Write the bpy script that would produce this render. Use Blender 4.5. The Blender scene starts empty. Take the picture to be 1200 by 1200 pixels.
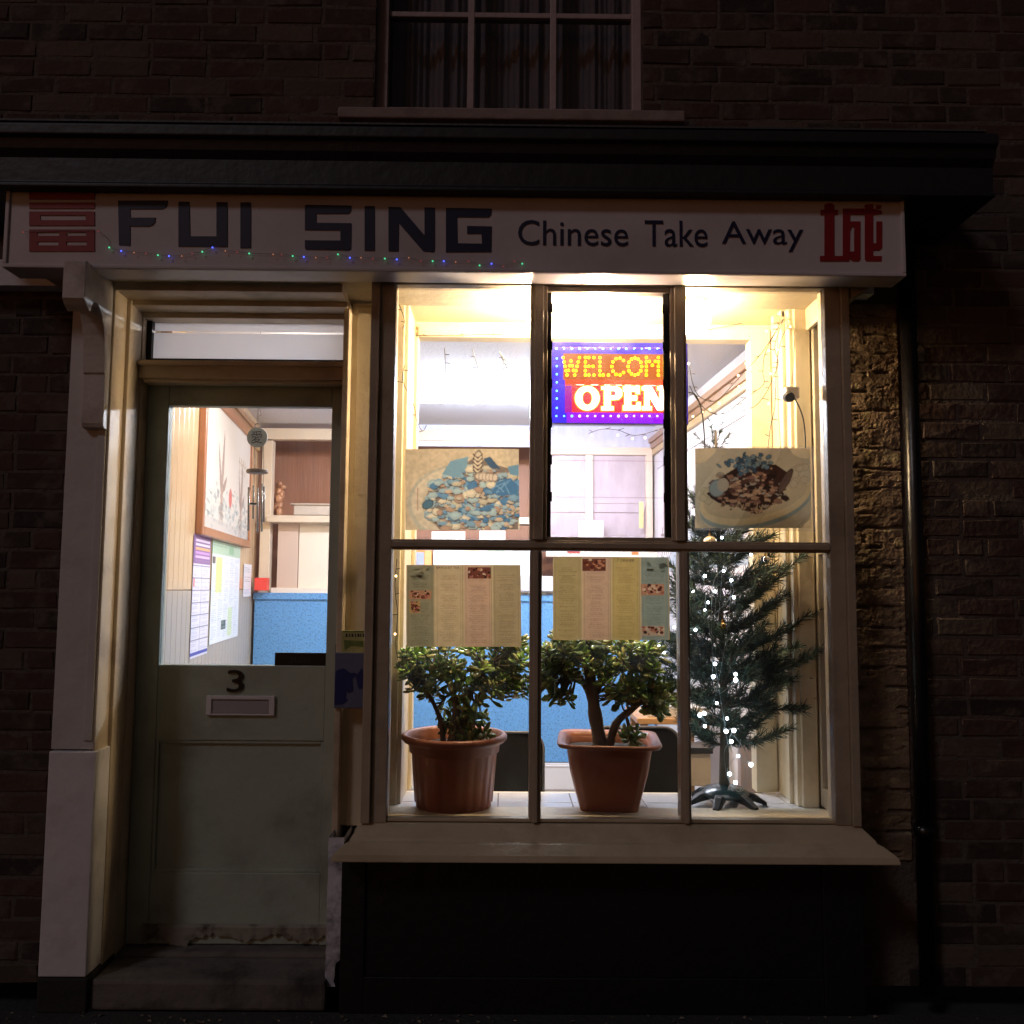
import bpy, bmesh, math, random
import numpy as np
from mathutils import Vector, Matrix
random.seed(7); rng = np.random.default_rng(7)
S = bpy.context.scene; C = S.collection; PI = math.pi

# ------------------------------------------------------------------ camera
FPX, YAW, PIT, ROLL = 1050.0, .007, .0846, .0078          # focal length for a 1200 px frame
CAM = Vector((0, -3.18, 1.49))
Fv = Vector((math.sin(YAW)*math.cos(PIT), math.cos(YAW)*math.cos(PIT), math.sin(PIT)))
r0 = Vector((math.cos(YAW), -math.sin(YAW), 0)); u0 = r0.cross(Fv)
Rv = r0*math.cos(ROLL) + u0*math.sin(ROLL); Uv = -r0*math.sin(ROLL) + u0*math.cos(ROLL)
cd = bpy.data.cameras.new('camera'); cam = bpy.data.objects.new('camera', cd); C.objects.link(cam)
M = Matrix((( Rv.x, Uv.x, -Fv.x, CAM.x), (Rv.y, Uv.y, -Fv.y, CAM.y), (Rv.z, Uv.z, -Fv.z, CAM.z), (0, 0, 0, 1)))
cam.matrix_world = M; cd.sensor_width = 36; cd.lens = 36*FPX/1200; cd.clip_end = 500; cd.clip_start = .05
S.camera = cam

# ------------------------------------------------------------------ sky, sun, exposure (night, street light from the left front)
SUN_EL, SUN_AZ = math.radians(40), math.radians(38)        # azimuth: left of the line to the shop
W = bpy.data.worlds.new('World'); S.world = W; W.use_nodes = True
nt = W.node_tree; bg = nt.nodes['Background']
sky = nt.nodes.new('ShaderNodeTexSky'); sky.sky_type = 'NISHITA'; sky.sun_disc = False
sky.sun_elevation = math.radians(4); sky.sun_rotation = PI + SUN_AZ
tint = nt.nodes.new('ShaderNodeMix'); tint.data_type = 'RGBA'; tint.blend_type = 'MULTIPLY'; tint.inputs[0].default_value = 1
nt.links.new(sky.outputs[0], tint.inputs[6]); tint.inputs[7].default_value = (1.0, .66, .66, 1)
nt.links.new(tint.outputs[2], bg.inputs[0]); bg.inputs[1].default_value = .016
sd = bpy.data.lights.new('street_glow', 'SUN'); sd.energy = .21; sd.angle = math.radians(9); sd.color = (.98, .92, 1.0)
so = bpy.data.objects.new('street_glow', sd); C.objects.link(so)
sdir = Vector((math.sin(SUN_AZ)*math.cos(SUN_EL), math.cos(SUN_AZ)*math.cos(SUN_EL), -math.sin(SUN_EL)))
so.rotation_euler = sdir.to_track_quat('-Z', 'Y').to_euler(); so.location = (-4, -5, 6)
S.view_settings.view_transform = 'Standard'; S.view_settings.look = 'None'
S.view_settings.exposure = 0; S.view_settings.gamma = 1
S.render.engine = 'CYCLES'
try:
    S.cycles.use_denoising = True; S.cycles.denoiser = 'OPENIMAGEDENOISE'
    S.cycles.max_bounces = 10; S.cycles.transparent_max_bounces = 24; S.cycles.sample_clamp_indirect = 4
    S.cycles.caustics_reflective = False; S.cycles.caustics_refractive = False
except Exception: pass

# ------------------------------------------------------------------ helpers
def ray(px, py): return Fv*FPX + Rv*(px-600) + Uv*(600-py)
def P(px, py, Y):
    d = ray(px, py); return CAM + d*((Y-CAM.y)/d.y)
def hit(px, py, o, n):
    d = ray(px, py); return CAM + d*((o-CAM).dot(n)/d.dot(n))
def PZ(px, py, Z):
    d = ray(px, py); return CAM + d*((Z-CAM.z)/d.z)

class MB:
    def __init__(s): s.v=[]; s.f=[]; s.m=[]; s.c=[]
    def add(s, vs, fs, m=0, col=None):
        o = len(s.v); s.v += [tuple(v) for v in vs]
        s.f += [tuple(i+o for i in f) for f in fs]; s.m += [m]*len(fs)
        s.c += [col or (1,1,1)]*len(vs); return s
    def box(s, x0,x1,y0,y1,z0,z1, m=0, col=None):
        vs=[(x,y,z) for x in (x0,x1) for y in (y0,y1) for z in (z0,z1)]
        return s.add(vs, [(0,1,3,2),(4,6,7,5),(0,4,5,1),(2,3,7,6),(0,2,6,4),(1,5,7,3)], m, col)
    def pbox(s, a,b,c,d, yf, yb, m=0):                      # a..d: left, top, right, bottom of the front face in photo pixels
        L=P(a,(b+d)/2,yf); R=P(c,(b+d)/2,yf); T=P((a+c)/2,b,yf); B=P((a+c)/2,d,yf)
        return s.box(L.x,R.x,yf,yb,B.z,T.z,m)
    def prism(s, poly, y0, y1, m=0, col=None):              # poly of (x,z), any winding
        a=sum(p[0]*q[1]-q[0]*p[1] for p,q in zip(poly, poly[1:]+poly[:1]))
        if a<0: poly=poly[::-1]
        n=len(poly); vs=[(p[0],y0,p[1]) for p in poly]+[(p[0],y1,p[1]) for p in poly]
        fs=[tuple(range(n)), tuple(range(2*n-1,n-1,-1))]+[(i,n+i,n+(i+1)%n,(i+1)%n) for i in range(n)]
        return s.add(vs, fs, m, col)
    def prismx(s, poly, x0, x1, m=0):                       # poly of (y,z)
        a=sum(p[0]*q[1]-q[0]*p[1] for p,q in zip(poly, poly[1:]+poly[:1]))
        if a<0: poly=poly[::-1]
        n=len(poly); vs=[(x1,p[0],p[1]) for p in poly]+[(x0,p[0],p[1]) for p in poly]
        fs=[tuple(range(n)), tuple(range(2*n-1,n-1,-1))]+[(i,n+i,n+(i+1)%n,(i+1)%n) for i in range(n)]
        return s.add(vs, fs, m)
    def tube(s, pts, r, seg=6, m=0, col=None, cap=True):
        pts=[Vector(p) for p in pts]; n=len(pts)
        rs=r if isinstance(r,(list,tuple)) else [r]*n
        vs=[]; prev=None
        for i,p in enumerate(pts):
            t=(pts[min(i+1,n-1)]-pts[max(i-1,0)])
            t=t.normalized() if t.length>1e-9 else Vector((0,0,1))
            if prev is None:
                a=Vector((0,0,1)) if abs(t.z)<.9 else Vector((1,0,0)); u=t.cross(a).normalized()
            else:
                u=prev-t*prev.dot(t); u=u.normalized() if u.length>1e-6 else t.orthogonal().normalized()
            prev=u; w=t.cross(u)
            for k in range(seg):
                a=2*PI*k/seg; vs.append(p+(u*math.cos(a)+w*math.sin(a))*rs[i])
        fs=[(i*seg+k,i*seg+(k+1)%seg,(i+1)*seg+(k+1)%seg,(i+1)*seg+k) for i in range(n-1) for k in range(seg)]
        if cap: fs+= [tuple(range(seg-1,-1,-1)), tuple((n-1)*seg+k for k in range(seg))]
        return s.add(vs, fs, m, col)
    def lathe(s, prof, c, seg=32, m=0, rib=None, sx=1, sy=1):      # prof of (r,z)
        vs=[]
        for i,(r,z) in enumerate(prof):
            for k in range(seg):
                a=2*PI*k/seg; rr=r*(rib(k,i) if rib else 1)
                vs.append((c[0]+rr*math.cos(a)*sx, c[1]+rr*math.sin(a)*sy, c[2]+z))
        n=len(prof)
        fs=[(i*seg+k,i*seg+(k+1)%seg,(i+1)*seg+(k+1)%seg,(i+1)*seg+k) for i in range(n-1) for k in range(seg)]
        return s.add(vs, fs, m)
    def ball(s, c, r, seg=10, m=0, sc=(1,1,1)):
        vs=[]; rings=seg//2
        for i in range(rings+1):
            th=PI*i/rings
            for k in range(seg):
                a=2*PI*k/seg; vs.append((c[0]+r*sc[0]*math.sin(th)*math.cos(a), c[1]+r*sc[1]*math.sin(th)*math.sin(a), c[2]+r*sc[2]*math.cos(th)))
        fs=[(i*seg+k,(i+1)*seg+k,(i+1)*seg+(k+1)%seg,i*seg+(k+1)%seg) for i in range(rings) for k in range(seg)]
        return s.add(vs, fs, m)
    def obj(s, name, mats, parent=None, bevel=0, smooth=False, seg=2):
        me=bpy.data.meshes.new(name); me.from_pydata(s.v, [], s.f)
        for m in (mats if isinstance(mats,(list,tuple)) else [mats]): me.materials.append(m)
        me.polygons.foreach_set('material_index', s.m)
        ca=me.color_attributes.new('Col','FLOAT_COLOR','POINT')
        ca.data.foreach_set('color', np.array([(c[0],c[1],c[2],1) for c in s.c],dtype=np.float32).ravel())
        if smooth: me.polygons.foreach_set('use_smooth', [True]*len(me.polygons))
        me.update(); me.validate()
        o=bpy.data.objects.new(name, me); C.objects.link(o)
        if parent: o.parent=parent
        if bevel:
            b=o.modifiers.new('bevel','BEVEL'); b.width=bevel; b.segments=seg; b.limit_method='ANGLE'; b.angle_limit=math.radians(40)
            b.harden_normals=False
        return o

def tag(o, label=None, cat=None, group=None, kind=None):
    for k,v in (('label',label),('category',cat),('group',group),('kind',kind)):
        if v: o[k]=v
    return o
def empty(name, label, cat, loc=(0,0,0), group=None):
    o=bpy.data.objects.new(name,None); C.objects.link(o); o.empty_display_size=.05
    o.location=(0,0,0); return tag(o,label,cat,group)
def crv(pts, n=6):                                           # smooth Catmull-Rom path through pts
    pts=[Vector(p) for p in pts]; out=[]
    for i in range(len(pts)-1):
        a=pts[max(i-1,0)]; b=pts[i]; c=pts[i+1]; d=pts[min(i+2,len(pts)-1)]
        for k in range(n):
            t=k/n; out.append(.5*((2*b)+(c-a)*t+(2*a-5*b+4*c-d)*t*t+(3*b-3*c+d-a)*t**3))
    return out+[pts[-1]]

# ------------------------------------------------------------------ materials
def mat(name, col, rough=.6, metal=0, spec=.5, noise=0, nscale=8, bump=0, bscale=60, dark=None, dscale=3, damt=0, emis=None, estr=0, vcol=False, coat=0, stretch=None):
    m=bpy.data.materials.new(name); m.use_nodes=True; t=m.node_tree; b=t.nodes['Principled BSDF']; L=t.links.new
    b.inputs['Roughness'].default_value=rough; b.inputs['Metallic'].default_value=metal
    b.inputs['Specular IOR Level'].default_value=spec; b.inputs['Coat Weight'].default_value=coat
    c4=(*col,1); tc=t.nodes.new('ShaderNodeTexCoord'); vec=tc.outputs['Object']
    if stretch:
        mp=t.nodes.new('ShaderNodeMapping'); mp.inputs['Scale'].default_value=stretch; L(vec,mp.inputs[0]); vec=mp.outputs[0]
    src=None
    if vcol:
        a=t.nodes.new('ShaderNodeAttribute'); a.attribute_name='Col'
        x=t.nodes.new('ShaderNodeMix'); x.data_type='RGBA'; x.blend_type='MULTIPLY'; x.inputs[0].default_value=1
        x.inputs[6].default_value=c4; L(a.outputs['Color'],x.inputs[7]); src=x.outputs[2]
    def mixin(other, facsock, src):
        x=t.nodes.new('ShaderNodeMix'); x.data_type='RGBA'
        if src is None: x.inputs[6].default_value=c4
        else: L(src,x.inputs[6])
        x.inputs[7].default_value=(*other,1); L(facsock,x.inputs[0]); return x.outputs[2]
    def nz(scale, lo, hi, amt, det=5):
        n=t.nodes.new('ShaderNodeTexNoise'); n.inputs['Scale'].default_value=scale; n.inputs['Detail'].default_value=det; n.inputs['Roughness'].default_value=.62
        L(vec,n.inputs['Vector']); r=t.nodes.new('ShaderNodeMapRange'); L(n.outputs[0],r.inputs[0])
        r.inputs[1].default_value=lo; r.inputs[2].default_value=hi; r.inputs[4].default_value=amt; return r.outputs[0]
    if noise: src=mixin(tuple(c*.55 for c in col), nz(nscale,.35,.75,noise), src)
    if dark: src=mixin(dark, nz(dscale,.5,.72,damt,9), src)
    if src is not None: L(src,b.inputs['Base Color'])
    else: b.inputs['Base Color'].default_value=c4
    if bump:
        n=t.nodes.new('ShaderNodeTexNoise'); n.inputs['Scale'].default_value=bscale; n.inputs['Detail'].default_value=6; L(vec,n.inputs['Vector'])
        bp=t.nodes.new('ShaderNodeBump'); bp.inputs['Strength'].default_value=bump; bp.inputs['Distance'].default_value=.01
        L(n.outputs[0],bp.inputs['Height']); L(bp.outputs[0],b.inputs['Normal'])
    if emis:
        b.inputs['Emission Color'].default_value=(*emis,1); b.inputs['Emission Strength'].default_value=estr
    return m
def glow(name, col, s):
    m=bpy.data.materials.new(name); m.use_nodes=True; t=m.node_tree; t.nodes.clear()
    e=t.nodes.new('ShaderNodeEmission'); e.inputs[0].default_value=(*col,1); e.inputs[1].default_value=s
    o=t.nodes.new('ShaderNodeOutputMaterial'); t.links.new(e.outputs[0],o.inputs[0]); return m
def glassmat(name, tint=(1,1,1), dirt=.0, refl=1.0, rough=.02):
    m=bpy.data.materials.new(name); m.use_nodes=True; t=m.node_tree; t.nodes.clear(); L=t.links.new
    tr=t.nodes.new('ShaderNodeBsdfTransparent'); tr.inputs[0].default_value=(*tint,1)
    g=t.nodes.new('ShaderNodeBsdfGlossy'); g.inputs['Roughness'].default_value=rough; g.inputs[0].default_value=(.9,.9,.9,1)
    fr=t.nodes.new('ShaderNodeFresnel'); fr.inputs[0].default_value=1.25
    mx=t.nodes.new('ShaderNodeMixShader'); L(fr.outputs[0],mx.inputs[0]); L(tr.outputs[0],mx.inputs[1]); L(g.outputs[0],mx.inputs[2])
    out=t.nodes.new('ShaderNodeOutputMaterial'); last=mx.outputs[0]
    if dirt:
        d=t.nodes.new('ShaderNodeBsdfTranslucent'); d.inputs[0].default_value=(.9,.88,.9,1)
        n=t.nodes.new('ShaderNodeTexNoise'); n.inputs['Scale'].default_value=14; n.inputs['Detail'].default_value=8
        tc=t.nodes.new('ShaderNodeTexCoord'); L(tc.outputs['Object'],n.inputs['Vector'])
        r=t.nodes.new('ShaderNodeMapRange'); L(n.outputs[0],r.inputs[0]); r.inputs[1].default_value=.4; r.inputs[2].default_value=.75; r.inputs[3].default_value=dirt*.35; r.inputs[4].default_value=dirt
        m2=t.nodes.new('ShaderNodeMixShader'); L(r.outputs[0],m2.inputs[0]); L(last,m2.inputs[1]); L(d.outputs[0],m2.inputs[2]); last=m2.outputs[0]
    L(last,out.inputs[0]); return m
def papermat(name, thru=.45, rough=.6, gloss=.3):            # printed sheet: colours from its own print, lets light through
    m=bpy.data.materials.new(name); m.use_nodes=True; t=m.node_tree; L=t.links.new
    b=t.nodes['Principled BSDF']; b.inputs['Roughness'].default_value=rough; b.inputs['Specular IOR Level'].default_value=gloss
    a=t.nodes.new('ShaderNodeAttribute'); a.attribute_name='Col'; L(a.outputs['Color'],b.inputs['Base Color'])
    tl=t.nodes.new('ShaderNodeBsdfTranslucent'); L(a.outputs['Color'],tl.inputs[0])
    mx=t.nodes.new('ShaderNodeMixShader'); mx.inputs[0].default_value=thru
    L(b.outputs[0],mx.inputs[1]); L(tl.outputs[0],mx.inputs[2]); L(mx.outputs[0],t.nodes['Material Output'].inputs[0]); return m

CREAM=mat('cream_paint',(.62,.55,.42),.42,noise=.25,nscale=5,bump=.25,bscale=35,dark=(.16,.11,.07),dscale=4,damt=.35)
CREAMIN=mat('cream_gloss_inside',(.82,.73,.52),.4,noise=.12,nscale=5,bump=.2,bscale=30,dark=(.45,.27,.12),dscale=6,damt=.35)
WHITEP=mat('white_paint',(.62,.60,.60),.5,noise=.2,nscale=4,bump=.3,bscale=25,dark=(.2,.17,.15),dscale=6,damt=.25)
PEEL=mat('peeling_white',(.7,.7,.78),.6,bump=.8,bscale=18,dark=(.05,.04,.04),dscale=9,damt=1)
BROWNP=mat('window_paint',(.44,.37,.28),.4,noise=.3,nscale=6,bump=.25,bscale=40,dark=(.1,.06,.04),dscale=5,damt=.4)
DOORP=mat('door_paint',(.40,.46,.39),.5,noise=.25,nscale=3,bump=.3,bscale=30,dark=(.12,.1,.07),dscale=3,damt=.5)
BLACKP=mat('black_paint',(.006,.006,.007),.5,noise=.4,nscale=5,bump=.3,bscale=25)
DARKWOOD=mat('dark_cornice',(.014,.013,.016),.5,noise=.4,nscale=4,bump=.3,bscale=20)
SIGNW=mat('sign_white',(.63,.59,.62),.35,noise=.1,nscale=3,bump=.05,bscale=20,dark=(.35,.28,.28),dscale=2.2,damt=.4)
NAVY=mat('letter_navy',(.010,.012,.05),.45)
MAROON=mat('emblem_red',(.30,.012,.02),.45,noise=.3,nscale=10)
BRICK=mat('brick',(1,1,1),.9,vcol=True,bump=.5,bscale=40,dark=(.12,.095,.078),dscale=9,damt=1,noise=0)
MORTAR=mat('mortar',(.105,.083,.070),.95,noise=.5,nscale=9,bump=1,bscale=50)
CONC=mat('concrete_step',(.17,.15,.135),.9,noise=.5,nscale=4,bump=1,bscale=20,dark=(.02,.018,.016),dscale=4,damt=.9)
PAVE=mat('pavement',(.05,.048,.045),.9,noise=.5,nscale=6,bump=.8,bscale=40)
GLASS=glassmat('window_glass',dirt=.011); DGLASS=glassmat('louvre_glass',(.95,.93,.97),dirt=.05)
DARKGLASS=glassmat('upper_glass',(.9,.9,.92))
LEAD=mat('black_metal',(.01,.01,.01),.3)
IRON=mat('drainpipe_black',(.008,.007,.008),.3,bump=.2,bscale=20)

# ================================================================== SETTING
def struct(o): o['kind']='structure'; return o
struct(MB().box(-30,30,-30,.0,-.15,.05).obj('pavement',PAVE))
struct(MB().box(-30,30,.0,30,-.2,-.05).obj('ground',PAVE))

# ================================================================== BUILDING
B=empty('shop_building','dark brick building with a lit takeaway shopfront, cream bay window and half glazed door','building')
YW=.22
# brick wall : real bricks with jitter, mortar slab behind
w=MB(); mo=MB()
holes=[(-1.62,1.245,-.2,3.0),(-.535,.53,3.33,4.7)]
def inhole(x0,x1,z0,z1):
    for a,b,c,d in holes:
        if x1>a+.001 and x0<b-.001 and z1>c+.001 and z0<d-.001: return (a,b,c,d)
z=.05; row=0
while z<4.35:
    h=.064; x=-3.0+(.1125 if row%2 else 0)-(.03 if row%3==0 else 0); 
    while x<3.1:
        L=.215 if row%2==0 or random.random()<.75 else .1025
        segs=[(x+random.uniform(0,.003),x+L-random.uniform(0,.003))]; x+=L+.011
        out=[]
        for a,b in segs:
            hh=inhole(a,b,z,z+h)
            if hh:
                if a<hh[0]-.02: out.append((a,hh[0]))
                if b>hh[1]+.02: out.append((hh[1],b))
            else: out.append((a,b))
        for a,b in out:
            g=random.random(); base=random.choice([(.062,.033,.026),(.050,.028,.024),(.068,.042,.032),(.042,.026,.023),(.085,.062,.047),(.036,.024,.022),(.058,.032,.026)])
            k=.75+.5*g; col=tuple(c*k for c in base)
            near=a>1.0 and b<1.56 and z<2.7
            if near and b>1.27 and a<1.49: continue
            dz=random.uniform(-.003,.003); y0=YW+random.uniform(-.002,.002); r=.004
            amp=.004
            j=lambda: random.uniform(-amp,amp)
            back=[(a,YW+.03,z),(b,YW+.03,z),(b,YW+.03,z+h),(a,YW+.03,z+h)]
            mid=[(a+j(),y0+.0035,z+j()+dz),(b+j(),y0+.0035,z+j()+dz),(b+j(),y0+.0035,z+h+j()),(a+j(),y0+.0035,z+h+j())]
            fr=[(a+r+j(),y0+j()*.6,z+r+j()),(b-r+j(),y0+j()*.6,z+r+j()),(b-r+j(),y0+j()*.6,z+h-r+j()),(a+r+j(),y0+j()*.6,z+h-r+j())]
            fs=[(8,9,10,11)]+[(i+4,(i+1)%4+4,(i+1)%4+8,i+8) for i in range(4)]+[(i,(i+1)%4,(i+1)%4+4,i+4) for i in range(4)]
            w.add(back+mid+fr,fs,0,col)
    z+=h+.011; row+=1
wall=w.obj('brick_wall',BRICK,B)
ym=YW+.0035
for a,b,c,d in [(-3,-1.62,.05,3.0),(1.245,3.1,.05,3.0),(-3,-.535,3.0,4.4),(.53,3.1,3.0,4.4),(-.535,.53,3.0,3.33)]:
    mo.box(a,b,ym,ym+.2,c,d)
mo.obj('mortar_bed',MORTAR,wall)
def vn(nx,nz,sx,sz):                                            # smooth value noise on a grid
    g=rng.random((int(nz/sz)+3,int(nx/sx)+3)); yy=np.arange(nz)[:,None]/sz+0*np.arange(nx)[None]; xx=np.arange(nx)[None]/sx+0*yy
    yi=yy.astype(int); xi=xx.astype(int); fy=yy-yi; fx=xx-xi; fx=fx*fx*(3-2*fx); fy=fy*fy*(3-2*fy)
    return (g[yi,xi]*(1-fx)+g[yi,xi+1]*fx)*(1-fy)+(g[yi+1,xi]*(1-fx)+g[yi+1,xi+1]*fx)*fy
nx,nz=90,760; X=np.linspace(1.236,1.512,nx)[None]+np.zeros((nz,1)); Z=np.linspace(.50,2.60,nz)[:,None]+np.zeros((1,nx))
h=.005*(vn(nx,nz,24,14)-.5)+.0018*(vn(nx,nz,6,5)-.5)+.0015*(vn(nx,nz,2,2)-.5)
ph=((Z+.006*(vn(nx,nz,16,40)-.5))/.0752)%1; d_=np.minimum(ph,1-ph)*.0752
cre=np.clip(1-d_/.009,0,1)*np.clip((vn(nx,nz,14,9)-.42)*5,0,1)
pit=np.clip((vn(nx,nz,7,4)-.80)*8,0,1)
h=h-.010*cre-.005*pit
Yh=YW-.006-h
tone=.55+.45*vn(nx,nz,18,12); dk=(1-.6*cre)
cc=np.stack([.27*tone,.185*tone,.115*tone],2)*dk[...,None]; cc=np.where((vn(nx,nz,12,7)>.82)[...,None],cc*.5+np.array([.2,.17,.09]),cc)
i_=(np.arange(nz-1)[:,None]*nx+np.arange(nx-1)[None]).ravel()
me=bpy.data.meshes.new('painted_brick_strip'); me.from_pydata(np.stack([X,Yh,Z],2).reshape(-1,3).tolist(),[],np.stack([i_,i_+1,i_+nx+1,i_+nx],1).tolist())
me.materials.append(mat('painted_brick',(1,1,1),.75,vcol=True,bump=.3,bscale=120))
ca=me.color_attributes.new('Col','FLOAT_COLOR','POINT'); ca.data.foreach_set('color',np.concatenate([cc.reshape(-1,3),np.ones((nx*nz,1))],1).astype(np.float32).ravel())
me.polygons.foreach_set('use_smooth',[True]*len(me.polygons))
o=bpy.data.objects.new('painted_brick_strip',me); C.objects.link(o); o.parent=wall
# upper sash window
uw=MB(); U0,U1=-.53,.525
def ub(a,b,c,d,yf=YW+.06,yb=YW+.11): uw.box(a,b,yf,yb,c,d)
xl=P(450,80,.3).x; x1=P(552,80,.3).x; x2=P(648,80,.3).x; xr=P(745,80,.3).x; zt=P(600,20,.3).z; zb=P(600,132,.3).z
ub(U0-.03,xl+.02,3.33,4.6,YW+.05); ub(xr-.02,U1+.03,3.33,4.6,YW+.05)
ub(xl+.02,xr-.02,zb-.035,zb+.008)
for xx in (x1,x2): ub(xx-.013,xx+.013,zb+.008,4.6,YW+.065)
for k in range(3): ub(xl+.02,xr-.02,zt-.011+.42*k,zt+.011+.42*k,YW+.067)
sash=uw.obj('sash_window',mat('upper_sash_paint',(.42,.34,.34),.55,noise=.3,nscale=6,bump=.4,bscale=30),B,bevel=.003)
MB().box(xl,xr,YW+.085,YW+.088,3.34,4.6).obj('pane',DARKGLASS,sash)
sl=MB(); sl.prismx([(.30,3.355),(.17,3.345),(.135,3.335),(.13,3.29),(.16,3.285),(.30,3.285)],-.66,.68)
sl.obj('sill',mat('stone_sill',(.28,.22,.20),.9,noise=.4,nscale=8,bump=.8,bscale=18,dark=(.1,.06,.05),dscale=7,damt=.7),sash,bevel=.006)
cu=MB(); n=150; vs=[];fs=[]
for i in range(n+1):
    x=xl-.02+(xr-xl+.04)*i/n; y=.42+.018*math.sin(i*.55+2*math.sin(i*.13))+.01*math.sin(i*1.7)
    vs+=[(x,y,3.3),(x,y+.01*math.sin(i),4.6)]
fs=[(2*i,2*i+2,2*i+3,2*i+1) for i in range(n)]
cu.add(vs,fs).obj('curtain',mat('net_curtain',(.36,.37,.42),.9,noise=.5,nscale=3,stretch=(6,1,.7)),sash,smooth=True)
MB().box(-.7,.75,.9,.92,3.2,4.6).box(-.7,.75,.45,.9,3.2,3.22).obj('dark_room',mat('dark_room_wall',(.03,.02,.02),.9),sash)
# cornice
c=MB(); XL,XR=-2.0,1.675
c.prismx([(.24,3.085),(-.235,3.06),(-.25,3.05),(-.25,3.015),(-.235,3.005),(-.225,2.975),(-.205,2.95),(-.205,2.865),(-.22,2.855),(-.22,2.842),(.24,2.842)],XL,XR)
cor=c.obj('cornice',DARKWOOD,B,bevel=.004)
MB().box(XL+.01,XR-.015,-.2,.22,3.085,3.092).obj('lead_flashing',mat('lead',(.07,.07,.075),.6,noise=.3,nscale=8,bump=.4),cor)
# fascia board and soffit behind the sign
f=MB(); f.box(-1.66,1.30,-.06,.24,2.585,2.84); f.obj('fascia_board',CREAM,B)
# pilaster + bracket
p=MB(); p.box(-1.572,-1.425,.0,.235,.92,2.60);  p.box(-1.46,-1.43,-.006,.0,.95,2.585)
pil=p.obj('pilaster',WHITEP,B,bevel=.004)
MB().box(-1.572,-1.41,-.012,.235,.165,.915).obj('base_block',mat('base_block_pale',(.78,.76,.78),.5,noise=.2,nscale=4,bump=.3,bscale=25,dark=(.25,.2,.17),dscale=7,damt=.35),pil,bevel=.004)  # toned lighter than the pilaster shaft above
prof=[(0,2.585),(-.215,2.585),(-.215,2.455),(-.20,2.437),(-.175,2.42),(-.165,2.425),(-.160,2.445),(-.145,2.462),(-.125,2.468),(-.105,2.46),(-.085,2.44),(-.07,2.41),(-.058,2.37),(-.048,2.30),(-.042,2.24),(-.036,2.235),(-.036,2.06),(-.03,2.045),(-.0,2.04)]
b_=MB(); b_.prismx(prof,-1.505,-1.428); b_.obj('bracket',mat('bracket_paint',(.62,.57,.54),.45,noise=.2,nscale=6,bump=.3,bscale=30,dark=(.2,.13,.08),dscale=6,damt=.5),pil,bevel=.003)
MB().box(-1.57,-1.40,-.02,.2,.05,.162).obj('plinth',mat('dark_plinth',(.03,.028,.026),.95,bump=1,bscale=15,noise=.4),pil,bevel=.006)
# door frame
YD=.27
d=MB(); CREAMD=mat('door_frame_paint',(.60,.50,.37),.45,noise=.2,nscale=5,bump=.25,bscale=35,dark=(.15,.09,.05),dscale=5,damt=.45)
d.box(-1.428,-1.420,.0,.16,.14,2.585); d.box(-1.420,-1.405,.10,.215,.14,2.585)   # reveal boards
d.box(-1.425,-1.411,.135,.147,.14,2.54)
d.box(-1.47,-1.400,.205,.33,.14,2.56); 
d.box(-.617,-.595,.13,.33,.14,2.56)
d.box(-1.425,-.60,.0,.12,2.555,2.586); d.box(-1.425,-.60,.11,.21,2.535,2.57); d.box(-1.405,-.60,.20,.33,2.515,2.55)
zt0=P(290,427,.2).z; zt1=P(290,445,.2).z
d.box(-1.402,-.605,.185,.33,zt1,zt0); d.box(-1.402,-.605,.165,.185,zt0-.012,zt0+.006); d.box(-1.39,-.61,.20,.26,zt1-.012,zt1)
df=d.obj('door_frame',CREAMD,B,bevel=.003)
po=MB(); po.box(-.596,-.49,.188,.33,.62,2.575); po.box(-.575,-.50,.184,.188,.62,2.56)
po.obj('door_post',mat('door_post_paint',(.66,.58,.43),.4,noise=.2,nscale=5,bump=.2,bscale=30),df,bevel=.003)
po=MB()
zs=[.1+.1*i for i in range(6)]
vs=[]; n=26
for i in range(n+1):
    zz=.12+.5*i/n; e=-.553+random.uniform(-.006,.004)+(-.02 if zz<.2 else 0)
    vs+=[(-.607+random.uniform(-.002,.001),.03,zz),(e,.03,zz),(-.607,.2,zz),(e,.2,zz)]
fs=[]
for i in range(n):
    a=4*i; b=a+4; fs+=[(a,a+1,b+1,b),(a+1,a+3,b+3,b+1),(a+2,a,b,b+2)]
po.add(vs,fs).obj('post_foot',PEEL,df)
# fanlight
fl=MB(); za=P(290,350,.25).z; zb2=P(290,425,.25).z
xa=-1.40; xb=-.60
fl.box(xa,xa+.02,.24,.28,zb2,za); fl.box(xb-.02,xb,.24,.28,zb2,za); fl.box(xa+.02,xb-.02,.24,.28,za-.012,za+.02); fl.box(xa+.02,xb-.02,.24,.28,zb2-.01,zb2+.012)
fan=fl.obj('fanlight',BLACKP,B,bevel=.002)
PAPERT=papermat('whitened_glass',.32,.35)
FROST=mat('whitened_board',(.78,.76,.80),.35,noise=.15,nscale=3,bump=.15,bscale=20,dark=(.55,.42,.36),dscale=2.5,damt=.6)
for a,b_,c_,e,Y in ((174,356,407,389,.266),(172,391,406,423,.260)):
    L_,R_,T_,B_=P(a,(b_+e)/2,Y).x,P(c_,(b_+e)/2,Y).x,P(290,b_,Y).z,P(290,e,Y).z
    MB().add([(L_,Y,B_),(R_,Y,B_),(R_,Y,T_),(L_,Y,T_)],[(0,1,2,3)],0,(.80,.80,.86)).obj('whitened_pane',PAPERT,fan)
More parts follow.
